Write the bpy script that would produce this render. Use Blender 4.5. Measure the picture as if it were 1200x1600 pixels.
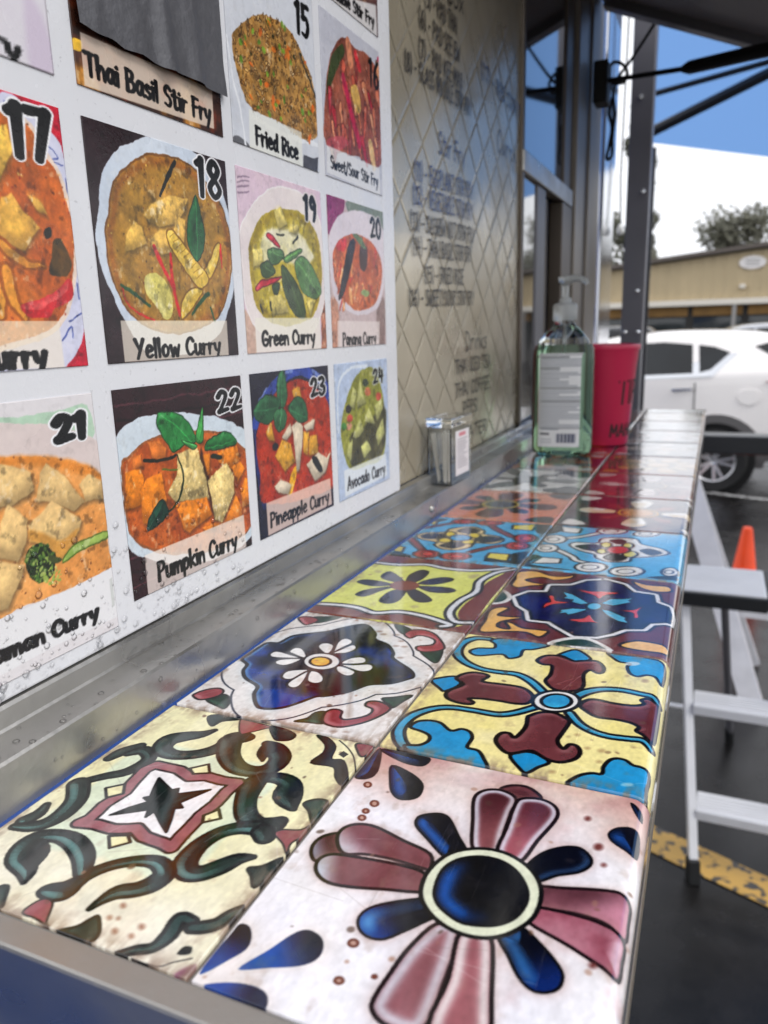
import bpy, bmesh, math, random
import numpy as np
from mathutils import Vector, Matrix

for _o in list(bpy.data.objects):
    bpy.data.objects.remove(_o)
S = bpy.context.scene
COL = S.collection
R = math.radians
T = 0.13            # one counter tile, metres
ZC = 1.48           # counter top above the asphalt

# ------------------------------------------------------------------ camera
FPX = 1186.36       # focal length in pixels of a 1200 px wide frame
YAW, PITCH, ROLL = 0.410674, -0.235850, 0.028689
def _rx(a): return np.array([[1,0,0],[0,math.cos(a),-math.sin(a)],[0,math.sin(a),math.cos(a)]])
def _ry(a): return np.array([[math.cos(a),0,math.sin(a)],[0,1,0],[-math.sin(a),0,math.cos(a)]])
def _rz(a): return np.array([[math.cos(a),-math.sin(a),0],[math.sin(a),math.cos(a),0],[0,0,1]])
CAMR = _rz(YAW) @ _rx(PITCH) @ _ry(ROLL)          # columns: right, forward, up
CAMP = np.array([0.936033*T, -1.035840*T, ZC+1.322117*T])
cam_d = bpy.data.cameras.new('camera')
cam_d.sensor_fit = 'HORIZONTAL'; cam_d.sensor_width = 36.0
cam_d.lens = 36.0*FPX/1200.0
cam_d.clip_start = 0.02; cam_d.clip_end = 2000
cam_d.dof.use_dof = True
cam_d.dof.focus_distance = 0.34
cam_d.dof.aperture_fstop = 17.0
cam = bpy.data.objects.new('camera', cam_d); COL.objects.link(cam)
r_, f_, u_ = CAMR[:,0], CAMR[:,1], CAMR[:,2]
cam.matrix_world = Matrix(((r_[0],u_[0],-f_[0],CAMP[0]),(r_[1],u_[1],-f_[1],CAMP[1]),(r_[2],u_[2],-f_[2],CAMP[2]),(0,0,0,1)))
S.camera = cam

# ------------------------------------------------------------------ sky, sun, exposure
W = bpy.data.worlds.new('World'); S.world = W; W.use_nodes = True
wn = W.node_tree; wn.nodes.clear()
SUN_EL, SUN_AZ = R(50), R(98)      # azimuth measured from +y towards +x
def wnode(t, **k):
    n = wn.nodes.new(t)
    for a, b in k.items(): setattr(n, a, b)
    return n
sky = wnode('ShaderNodeTexSky', sky_type='NISHITA', sun_disc=False, sun_elevation=SUN_EL, sun_rotation=SUN_AZ)
sky.air_density = 1.0; sky.dust_density = 4.0; sky.ozone_density = 1.0
tc = wnode('ShaderNodeTexCoord')
nz = wnode('ShaderNodeTexNoise'); nz.inputs['Scale'].default_value = 2.2; nz.inputs['Detail'].default_value = 5
cr = wnode('ShaderNodeValToRGB')
cr.color_ramp.elements[0].position = 0.3; cr.color_ramp.elements[0].color = (8.6,8.75,9.2,1)
cr.color_ramp.elements[1].position = 0.72; cr.color_ramp.elements[1].color = (10.2,10.3,10.6,1)
mx = wnode('ShaderNodeMix', data_type='RGBA'); mx.inputs['Factor'].default_value = 0.9
bg = wnode('ShaderNodeBackground'); bg.inputs['Strength'].default_value = 0.12
wo = wnode('ShaderNodeOutputWorld')
L = wn.links.new
L(tc.outputs['Generated'], nz.inputs['Vector']); L(nz.outputs['Fac'], cr.inputs['Fac'])
L(sky.outputs['Color'], mx.inputs['A']); L(cr.outputs['Color'], mx.inputs['B'])
L(mx.outputs['Result'], bg.inputs['Color']); L(bg.outputs['Background'], wo.inputs['Surface'])
sd = bpy.data.lights.new('sun', 'SUN'); sd.energy = 1.0; sd.angle = R(20); sd.color = (1.0,0.97,0.93)
sun = bpy.data.objects.new('sun', sd); COL.objects.link(sun)
sdir = Vector((math.sin(SUN_AZ)*math.cos(SUN_EL), math.cos(SUN_AZ)*math.cos(SUN_EL), math.sin(SUN_EL)))
sun.rotation_euler = (-sdir).to_track_quat('-Z','Y').to_euler(); sun.location = (3,3,8)
S.view_settings.view_transform = 'Standard'; S.view_settings.look = 'None'
S.view_settings.gamma = 1.0; S.view_settings.exposure = 0.36
S.render.engine = 'CYCLES'
S.render.resolution_x = 768; S.render.resolution_y = 1024
S.cycles.max_bounces = 10; S.cycles.transmission_bounces = 8; S.cycles.transparent_max_bounces = 12

# ------------------------------------------------------------------ photo pixel -> direction -> surface
def ray(q): return CAMR @ np.array([(q[0]-600.0)/FPX, 1.0, -(q[1]-800.0)/FPX])
def at(q, axis, val):
    d = ray(q); return CAMP + d*(val-CAMP[axis])/d[axis]
def Zm(x0, y0, s): return lambda *p: [(x0+a/s, y0+b/s) for a, b in p]     # enlarged view -> photo pixel
def on_counter(pts):
    out = []
    for q in pts:
        w = at(q, 2, ZC); out.append((w[0]/T, w[1]/T))
    return out
BX = -1.0*T         # face of the menu board
def on_wall(pts):
    out = []
    for q in pts:
        w = at(q, 0, BX); out.append((w[1]/T, (w[2]-ZC)/T))
    return out

# ------------------------------------------------------------------ materials
def lin(c):
    def f(v):
        v /= 255.0
        return v/12.92 if v <= 0.04045 else ((v+0.055)/1.055)**2.4
    return tuple(f(v) for v in c[:3])+(1.0,)
MATS = {}
def mat(name, rgb=(128,128,128), rough=0.5, metal=0.0, noise=None, bump=None, spec=None, trans=0.0, ior=None, emit=None, rvar=None, coat=0.0, linear=None):
    """rgb 0-255 sRGB; noise=(scale, amount) colour mottling; bump=(scale, strength); rvar=(scale,lo,hi) roughness"""
    if name in MATS: return MATS[name]
    m = bpy.data.materials.new(name); m.use_nodes = True
    nt = m.node_tree; b = nt.nodes['Principled BSDF']
    c = linear if linear else lin(rgb)
    b.inputs['Base Color'].default_value = c
    b.inputs['Roughness'].default_value = rough; b.inputs['Metallic'].default_value = metal
    if spec is not None: b.inputs['Specular IOR Level'].default_value = spec
    if trans: b.inputs['Transmission Weight'].default_value = trans
    if ior: b.inputs['IOR'].default_value = ior
    if coat: b.inputs['Coat Weight'].default_value = coat; b.inputs['Coat Roughness'].default_value = 0.05
    co = nt.nodes.new('ShaderNodeTexCoord')
    def nzn(scale, det=4):
        n = nt.nodes.new('ShaderNodeTexNoise'); n.inputs['Scale'].default_value = scale; n.inputs['Detail'].default_value = det
        nt.links.new(co.outputs['Object'], n.inputs['Vector']); return n
    if noise:
        n = nzn(noise[0]); rp = nt.nodes.new('ShaderNodeMapRange')
        rp.inputs['From Min'].default_value = 0.3; rp.inputs['From Max'].default_value = 0.7
        rp.inputs['To Min'].default_value = 1-noise[1]; rp.inputs['To Max'].default_value = 1+noise[1]
        mm = nt.nodes.new('ShaderNodeMix'); mm.data_type = 'RGBA'; mm.blend_type = 'MULTIPLY'; mm.inputs['Factor'].default_value = 1
        nt.links.new(n.outputs['Fac'], rp.inputs['Value']); mm.inputs['A'].default_value = c
        nt.links.new(rp.outputs['Result'], mm.inputs['B']); nt.links.new(mm.outputs['Result'], b.inputs['Base Color'])
    if rvar:
        n = nzn(rvar[0]); rp = nt.nodes.new('ShaderNodeMapRange')
        rp.inputs['From Min'].default_value = 0.35; rp.inputs['From Max'].default_value = 0.65
        rp.inputs['To Min'].default_value = rvar[1]; rp.inputs['To Max'].default_value = rvar[2]
        nt.links.new(n.outputs['Fac'], rp.inputs['Value']); nt.links.new(rp.outputs['Result'], b.inputs['Roughness'])
    if bump:
        n = nzn(bump[0], 6); bp = nt.nodes.new('ShaderNodeBump'); bp.inputs['Strength'].default_value = bump[1]; bp.inputs['Distance'].default_value = 0.002 if bump[0] > 191 or bump[0] < 189 else 0.006
        nt.links.new(n.outputs['Fac'], bp.inputs['Height']); nt.links.new(bp.outputs['Normal'], b.inputs['Normal'])
    if emit:
        b.inputs['Emission Color'].default_value = lin(emit[0]); b.inputs['Emission Strength'].default_value = emit[1]
    MATS[name] = m
    return m

def print_mat(name, rough, rv, bump, coat=0.0, scratch=False):
    """printed surface: pigment comes from the colour attribute, wear and gloss from noise"""
    m = bpy.data.materials.new(name); m.use_nodes = True; nt = m.node_tree; b = nt.nodes['Principled BSDF']
    a = nt.nodes.new('ShaderNodeAttribute'); a.attribute_name = 'Col'
    co = nt.nodes.new('ShaderNodeTexCoord')
    n = nt.nodes.new('ShaderNodeTexNoise'); n.inputs['Scale'].default_value = 55; n.inputs['Detail'].default_value = 6
    nt.links.new(co.outputs['Object'], n.inputs['Vector'])
    rp = nt.nodes.new('ShaderNodeMapRange'); rp.inputs['From Min'].default_value = 0.35; rp.inputs['From Max'].default_value = 0.7
    rp.inputs['To Min'].default_value = rough; rp.inputs['To Max'].default_value = rough+rv
    nt.links.new(n.outputs['Fac'], rp.inputs['Value'])
    nt.links.new(a.outputs['Color'], b.inputs['Base Color'])
    rough_out = rp.outputs['Result']
    n2 = nt.nodes.new('ShaderNodeTexNoise'); n2.inputs['Scale'].default_value = bump[0]; n2.inputs['Detail'].default_value = 5
    nt.links.new(co.outputs['Object'], n2.inputs['Vector'])
    h = n2.outputs['Fac']
    if scratch:
        mp = nt.nodes.new('ShaderNodeMapping'); mp.inputs['Rotation'].default_value = (0,0,0.6); mp.inputs['Scale'].default_value = (900,22,1)
        nt.links.new(co.outputs['Object'], mp.inputs['Vector'])
        n3 = nt.nodes.new('ShaderNodeTexNoise'); n3.inputs['Scale'].default_value = 1.0; n3.inputs['Detail'].default_value = 3
        nt.links.new(mp.outputs['Vector'], n3.inputs['Vector'])
        r3 = nt.nodes.new('ShaderNodeMapRange'); r3.inputs['From Min'].default_value = 0.66; r3.inputs['From Max'].default_value = 0.74
        r3.inputs['To Min'].default_value = 0; r3.inputs['To Max'].default_value = 0.22
        nt.links.new(n3.outputs['Fac'], r3.inputs['Value'])
        ad = nt.nodes.new('ShaderNodeMath'); ad.operation = 'ADD'
        nt.links.new(rough_out, ad.inputs[0]); nt.links.new(r3.outputs['Result'], ad.inputs[1]); rough_out = ad.outputs[0]
    nt.links.new(rough_out, b.inputs['Roughness'])
    bp = nt.nodes.new('ShaderNodeBump'); bp.inputs['Strength'].default_value = bump[1]; bp.inputs['Distance'].default_value = 0.001
    nt.links.new(h, bp.inputs['Height']); nt.links.new(bp.outputs['Normal'], b.inputs['Normal'])
    if coat: b.inputs['Coat Weight'].default_value = coat; b.inputs['Coat Roughness'].default_value = 0.09; b.inputs['Coat IOR'].default_value = 1.52
    MATS[name] = m
    return m

# ------------------------------------------------------------------ object helpers
def tag(o, label=None, cat=None, group=None, kind=None):
    if label: o['label'] = label
    if cat: o['category'] = cat
    if group: o['group'] = group
    if kind: o['kind'] = kind
    return o
def thing(name, label, cat, loc=(0,0,0), rz=0, group=None):
    o = bpy.data.objects.new(name, None); COL.objects.link(o)
    o.empty_display_size = 0.05
    o.location = loc; o.rotation_euler = (0,0,rz)
    return tag(o, label, cat, group)
class MB:
    """collects shapes; build() links them as ONE mesh object"""
    def __init__(s): s.v = []; s.f = []; s.m = []; s.cur = 0
    def add(s, vs, fs):
        k = len(s.v); s.v += [tuple(map(float, v)) for v in vs]; s.f += [tuple(i+k for i in f) for f in fs]; s.m += [s.cur]*len(fs); return s
    def box(s, x0,x1,y0,y1,z0,z1, b=0.0):
        if b <= 0:
            vs = [(x,y,z) for x in (x0,x1) for y in (y0,y1) for z in (z0,z1)]
            return s.add(vs, [(0,1,3,2),(4,6,7,5),(0,4,5,1),(2,3,7,6),(0,2,6,4),(1,5,7,3)])
        bm = bmesh.new(); bmesh.ops.create_cube(bm, size=1)
        for v in bm.verts: v.co = ((x0+x1)/2+v.co.x*(x1-x0), (y0+y1)/2+v.co.y*(y1-y0), (z0+z1)/2+v.co.z*(z1-z0))
        bmesh.ops.bevel(bm, geom=bm.edges[:], offset=b, segments=2, affect='EDGES', profile=0.5)
        bm.verts.index_update()
        s.add([v.co[:] for v in bm.verts], [[v.index for v in f.verts] for f in bm.faces]); bm.free(); return s
    def tube(s, pts, r, n=8, cap=True):
        pts = [Vector(p) for p in pts]; rs = r if isinstance(r, (list,tuple)) else [r]*len(pts)
        k = len(s.v); up = None; rings = []
        for i, p in enumerate(pts):
            t = (pts[min(i+1,len(pts)-1)]-pts[max(i-1,0)]).normalized()
            if up is None: up = t.orthogonal().normalized()
            else: up = (up - t*up.dot(t)); up = up.normalized() if up.length > 1e-6 else t.orthogonal().normalized()
            w = t.cross(up); rings.append([p+(up*math.cos(a)+w*math.sin(a))*rs[i] for a in [2*math.pi*j/n for j in range(n)]])
        vs = [v for rg in rings for v in rg]; fs = []
        for i in range(len(rings)-1):
            for j in range(n): fs.append((i*n+j, i*n+(j+1)%n, (i+1)*n+(j+1)%n, (i+1)*n+j))
        if cap: fs.append(tuple(range(n-1,-1,-1))); fs.append(tuple((len(rings)-1)*n+j for j in range(n)))
        return s.add(vs, fs)
    def beam(s, a, b, w, h, up=(0,0,1)):
        """rectangular bar from a to b"""
        a, b, up = Vector(a), Vector(b), Vector(up); t = (b-a).normalized(); sd_ = t.cross(up).normalized(); u = sd_.cross(t).normalized()
        vs = [p+sd_*(w/2*i)+u*(h/2*j) for p in (a,b) for i, j in ((-1,-1),(1,-1),(1,1),(-1,1))]
        return s.add(vs, [(3,2,1,0),(4,5,6,7),(0,1,5,4),(1,2,6,5),(2,3,7,6),(3,0,4,7)])
    def lathe(s, prof, c=(0,0,0), n=32, sx=1.0, sy=1.0, power=2.0):
        """prof: list of (r,z); superellipse section when power>2"""
        rings = []
        for r, z in prof:
            rg = []
            for j in range(n):
                a = 2*math.pi*j/n; ca, sa = math.cos(a), math.sin(a)
                k = (abs(ca)**power+abs(sa)**power)**(-1/power)
                rg.append((c[0]+r*sx*ca*k, c[1]+r*sy*sa*k, c[2]+z))
            rings.append(rg)
        vs = [v for rg in rings for v in rg]; fs = []
        for i in range(len(rings)-1):
            for j in range(n): fs.append((i*n+j, i*n+(j+1)%n, (i+1)*n+(j+1)%n, (i+1)*n+j))
        if prof[0][0] > 1e-6: fs.append(tuple(range(n-1,-1,-1)))
        if prof[-1][0] > 1e-6: fs.append(tuple((len(rings)-1)*n+j for j in range(n)))
        return s.add(vs, fs)
    def prism(s, poly, axis, a, b):
        """extrude a 2D polygon along an axis from a to b; poly in the other two axes, cyclic order"""
        def P(p, h):
            q = list(p); q.insert(axis, h); return tuple(q)
        n = len(poly); vs = [P(p,a) for p in poly]+[P(p,b) for p in poly]
        fs = [tuple(range(n-1,-1,-1)), tuple(range(n,2*n))]+[(i,(i+1)%n,n+(i+1)%n,n+i) for i in range(n)]
        return s.add(vs, fs)
    def build(s, name, m, parent=None, smooth=False, angle=None, bevel=0.0):
        me = bpy.data.meshes.new(name); me.from_pydata(s.v, [], s.f)
        ms = m if isinstance(m, (list,tuple)) else [m]
        for q in ms: me.materials.append(MATS[q] if isinstance(q, str) else q)
        if len(ms) > 1: me.polygons.foreach_set('material_index', s.m)
        bm = bmesh.new(); bm.from_mesh(me); bmesh.ops.recalc_face_normals(bm, faces=bm.faces[:])
        if bevel > 0:
            bmesh.ops.bevel(bm, geom=[e for e in bm.edges if len(e.link_faces)==2 and e.calc_face_angle(0) > 0.6], offset=bevel, segments=2, affect='EDGES', profile=0.5)
        if smooth:
            for f in bm.faces: f.smooth = True
            th = R(angle if angle else 40)
            for e in bm.edges:
                if len(e.link_faces) == 2 and e.calc_face_angle(0) > th: e.smooth = False
        bm.to_mesh(me); bm.free()
        o = bpy.data.objects.new(name, me); COL.objects.link(o)
        if parent: o.parent = parent
        return o
def copy_tree(o, parent=None):
    c = o.copy(); COL.objects.link(c); c.parent = parent
    for ch in list(o.children): copy_tree(ch, c)
    return c

# ------------------------------------------------------------------ painter: flat print as a colour attribute
_rng = np.random.RandomState(7)
_tab = _rng.rand(256,256)
def vnoise(x, y, seed=0):
    xi = np.floor(x).astype(int); yi = np.floor(y).astype(int); fx = x-xi; fy = y-yi
    fx = fx*fx*(3-2*fx); fy = fy*fy*(3-2*fy); o = seed*37
    g = lambda a, b: _tab[(a+o) % 256, (b+o*3) % 256]
    return (g(xi,yi)*(1-fx)+g(xi+1,yi)*fx)*(1-fy)+(g(xi,yi+1)*(1-fx)+g(xi+1,yi+1)*fx)*fy
def fbm(x, y, seed=0, o=4):
    s = 0; a = 0.5; t = 0
    for i in range(o): s = s+a*vnoise(x*2**i, y*2**i, seed+i); t += a; a *= 0.55
    return s/t
def catmull(pts, closed=True, k=4):
    p = np.array(pts, float); n = len(p); out = []
    rng = range(n) if closed else range(n-1)
    for i in rng:
        if closed: a, b, c, d = p[(i-1)%n], p[i], p[(i+1)%n], p[(i+2)%n]
        else: a, b, c, d = p[max(i-1,0)], p[i], p[i+1], p[min(i+2,n-1)]
        for j in range(k):
            t = j/k
            out.append(0.5*((2*b)+(c-a)*t+(2*a-5*b+4*c-d)*t*t+(3*b-a-3*c+d)*t**3))
    if not closed: out.append(p[-1])
    return np.array(out)
def ell(c, rx, ry, n=20, rot=0.0):
    o = []
    for i in range(n):
        a = 2*math.pi*i/n; x, y = rx*math.cos(a), ry*math.sin(a)
        o.append((c[0]+x*math.cos(rot)-y*math.sin(rot), c[1]+x*math.sin(rot)+y*math.cos(rot)))
    return o
class Cv:
    def __init__(s, u0, u1, v0, v1, nu, nv, base=(255,255,255)):
        s.u0, s.u1, s.v0, s.v1 = u0, u1, v0, v1
        s.u = np.linspace(u0,u1,nu); s.v = np.linspace(v0,v1,nv)
        s.U, s.V = np.meshgrid(s.u, s.v)
        s.c = np.empty(s.U.shape+(3,)); s.c[:] = base
        s.cell = max((u1-u0)/nu, (v1-v0)/nv)
        s.UX, s.VX = s.U, s.V; s.warped = False; s.gain = 1.0; s.gam = 1.06; s.relief = 0.0
    def warp(s, amp, freq, seed=0):
        s.UX = s.U+amp*((fbm(s.U*freq,s.V*freq,seed+40)-.5)*2+(fbm(s.U*freq*3.1,s.V*freq*3.1,seed+50)-.5)*.8)
        s.VX = s.V+amp*((fbm(s.U*freq+9,s.V*freq+5,seed+60)-.5)*2+(fbm(s.U*freq*3.1+4,s.V*freq*3.1,seed+70)-.5)*.8); s.warped = True
    def unwarp(s): s.UX, s.VX = s.U, s.V; s.warped = False
    def photo(s, amt=.2, seed=0, fleck=.5):
        n = (fbm(s.U*16,s.V*16,seed+3)-.5)*1.1+(fbm(s.U*48,s.V*48,seed+8)-.5)*1.3+(fbm(s.U*90,s.V*90,seed+11,2)-.5)*.7
        sat = (s.c.max(-1)-s.c.min(-1))/(s.c.max(-1)+1); wt = np.clip(sat*2.2, .12, 1)
        s.c = s.c*(1+amt*2*(n*wt)[...,None])
        h = np.clip((fbm(s.U*36,s.V*30,seed+21)-.66)*9, 0, 1)*fleck; lum = s.c.mean(-1)
        h = h*np.clip((lum-60)/80, 0, 1)*wt; s.c = s.c*(1-h[...,None])+np.array((250.,240.,222.))*h[...,None]
        g = np.clip((fbm(s.U*30+5,s.V*26,seed+31)-.62)*7, 0, 1)*.45*wt; s.c = s.c*(1-g[...,None]*.7)
        s.c = np.clip(s.c, 0, 255)
    def win(s, p, m):
        lo = p.min(0)-m; hi = p.max(0)+m
        i0, i1 = np.searchsorted(s.u, lo[0]), np.searchsorted(s.u, hi[0])
        j0, j1 = np.searchsorted(s.v, lo[1]), np.searchsorted(s.v, hi[1])
        if i1-i0 < 1 or j1-j0 < 1: return None
        return slice(j0,j1), slice(i0,i1)
    def blend(s, w, cov, col):
        col = np.asarray(col, float)
        s.c[w] = s.c[w]*(1-cov[...,None])+col*cov[...,None]
    def dpoly(s, p, w):
        X, Y = s.UX[w], s.VX[w]; d = np.full(X.shape, 1e9); ins = np.zeros(X.shape, bool); n = len(p)
        for i in range(n):
            a, b = p[i-1], p[i]; e = b-a; wx, wy = X-a[0], Y-a[1]
            L2 = e[0]*e[0]+e[1]*e[1]
            if L2 < 1e-14: continue
            t = np.clip((wx*e[0]+wy*e[1])/L2, 0, 1)
            dx, dy = wx-e[0]*t, wy-e[1]*t; d = np.minimum(d, dx*dx+dy*dy)
            c = (a[1] > Y) != (b[1] > Y)
            if abs(e[1]) > 1e-12: ins ^= c & (X < e[0]*(Y-a[1])/e[1]+a[0])
        d = np.sqrt(d); return np.where(ins, -d, d)
    def dstroke(s, p, r, w, asp=1.0):
        X, Y = s.UX[w], s.VX[w]*asp; p = np.array(p)*np.array((1.0,asp)); d = np.full(X.shape, 1e9)
        for i in range(len(p)-1):
            a, b = p[i], p[i+1]; e = b-a; wx, wy = X-a[0], Y-a[1]; L2 = e[0]*e[0]+e[1]*e[1]
            t = np.clip((wx*e[0]+wy*e[1])/L2, 0, 1) if L2 > 1e-14 else 0*X
            dd = np.hypot(wx-e[0]*t, wy-e[1]*t)-(r[i]+(r[i+1]-r[i])*t); d = np.minimum(d, dd)
        return d
    def paint(s, d, w, col, ol=0, olc=(14,14,18), a=1.0, grad=None, rim=None, halo=None, mott=None, soft=0):
        aa = max(s.cell*0.9, soft)
        X, Y = s.U[w], s.V[w]
        if halo:
            s.blend(w, halo[2]*np.exp(-np.maximum(d,0)/halo[1])*(d > -halo[1]), halo[0])
        C = np.empty(X.shape+(3,)); C[:] = col
        if grad:
            p0, p1, c1 = grad; e = np.subtract(p1,p0); t = np.clip(((X-p0[0])*e[0]+(Y-p0[1])*e[1])/(e@e), 0, 1)
            t = t*t*(3-2*t); C = C*(1-t[...,None])+np.array(c1, float)*t[...,None]
        if mott:
            f = fbm(X*mott[0], Y*mott[0], mott[3] if len(mott) > 3 else 1)
            f = np.clip((f-0.5)*2.6+0.5, 0, 1)*mott[1]; C = C*(1-f[...,None])+np.array(mott[2], float)*f[...,None]
        if rim:
            rc, rw, rs = rim[:3]; t = rs*np.exp(-((d+rw*1.2)/rw)**2)
            if len(rim) > 3 and min(d.shape) > 2:
                gy, gx = np.gradient(d); g = np.hypot(gx,gy)+1e-9
                t = t*np.clip((gx*rim[3][0]+gy*rim[3][1])/g, 0, 1)
            C = C*(1-t[...,None])+np.array(rc, float)*t[...,None]
        cov = np.clip(0.5-d/aa, 0, 1)*a
        s.c[w] = s.c[w]*(1-cov[...,None])+C*cov[...,None]
        if ol:
            s.blend(w, np.clip(0.5-(np.abs(d)-ol)/aa, 0, 1), olc)
    def poly(s, pts, col, smooth=True, **k):
        p = catmull(pts) if smooth else np.array(pts, float)
        m = s.cell*3+(k.get('ol') or 0)+(k['halo'][1]*4 if k.get('halo') else 0)
        w = s.win(p, m)
        if w is None: return
        s.paint(s.dpoly(p, w), w, col, **k)
    def stroke(s, pts, r, col, smooth=True, asp=1.0, **k):
        p = np.array(pts, float); n = len(p)
        rr = np.array(r if isinstance(r,(list,tuple,np.ndarray)) else [r]*n, float)
        if smooth and n > 2:
            q = catmull(np.column_stack([p, rr]), False); p, rr = q[:,:2], np.maximum(q[:,2], 1e-4)
        w = s.win(p, rr.max()+s.cell*3+(k.get('ol') or 0))
        if w is None: return
        s.paint(s.dstroke(p, rr, w, asp), w, col, **k)
    def dots(s, n, poly, rad, cols, seed=0, asp=1.0, ol=0):
        rg = random.Random(seed); p = catmull(poly); lo, hi = p.min(0), p.max(0); k = 0; tries = 0
        while k < n and tries < n*12:
            tries += 1
            x, y = rg.uniform(lo[0],hi[0]), rg.uniform(lo[1],hi[1]); ins = False
            for i in range(len(p)):
                a, b = p[i-1], p[i]
                if (a[1] > y) != (b[1] > y) and x < (b[0]-a[0])*(y-a[1])/(b[1]-a[1])+a[0]: ins = not ins
            if not ins: continue
            k += 1; r = rg.uniform(*rad)
            s.poly(ell((x,y), r, r*rg.uniform(0.5,1)*asp, 8, rg.uniform(0,3)), rg.choice(cols), ol=ol, olc=(70,45,25))
    def mottle(s, freq, amt, col, seed=3, thr=0.5, sharp=3.0):
        f = np.clip((fbm(s.U*freq, s.V*freq, seed)-thr)*sharp, 0, 1)*amt
        s.c = s.c*(1-f[...,None])+np.array(col, float)*f[...,None]
    def mesh(s, name, pos, m, parent=None, skirt=None):
        """pos(U,V)->x,y,z arrays. skirt: offset vector for a rim of side faces"""
        X, Y, Z = pos(s.U, s.V); P = np.stack([X,Y,Z], -1); C = np.clip(s.c, 0, 255)/255.0
        if skirt is not None:
            P = np.pad(P, ((1,1),(1,1),(0,0)), mode='edge'); C = np.pad(C, ((1,1),(1,1),(0,0)), mode='edge')
            k = np.zeros(P.shape[:2], bool); k[0,:]=k[-1,:]=True; k[:,0]=k[:,-1]=True
            P[k] += np.array(skirt)
        nv, nu = P.shape[:2]
        C = np.where(C <= 0.04045, C/12.92, ((C+0.055)/1.055)**2.4)
        C = (C**s.gam)*s.gain
        if s.relief:
            l_ = C.mean(-1); P[...,2] += s.relief*s.cell*T*(l_-.5)
        idx = np.arange(nv*nu).reshape(nv,nu)
        q = np.stack([idx[:-1,:-1], idx[:-1,1:], idx[1:,1:], idx[1:,:-1]], -1).reshape(-1,4)
        me = bpy.data.meshes.new(name); me.vertices.add(nv*nu); me.vertices.foreach_set('co', P.reshape(-1).astype(np.float32))
        me.loops.add(q.size); me.loops.foreach_set('vertex_index', q.reshape(-1).astype(np.int32))
        me.polygons.add(len(q)); me.polygons.foreach_set('loop_start', (np.arange(len(q))*4).astype(np.int32))
        me.update(calc_edges=True)
        at_ = me.color_attributes.new('Col', 'FLOAT_COLOR', 'POINT')
        rgba = np.ones((nv*nu,4), np.float32); rgba[:,:3] = C.reshape(-1,3); at_.data.foreach_set('color', rgba.reshape(-1))
        me.materials.append(MATS[m]); me.validate()
        o = bpy.data.objects.new(name, me); COL.objects.link(o)
        if parent: o.parent = parent
        return o

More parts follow.
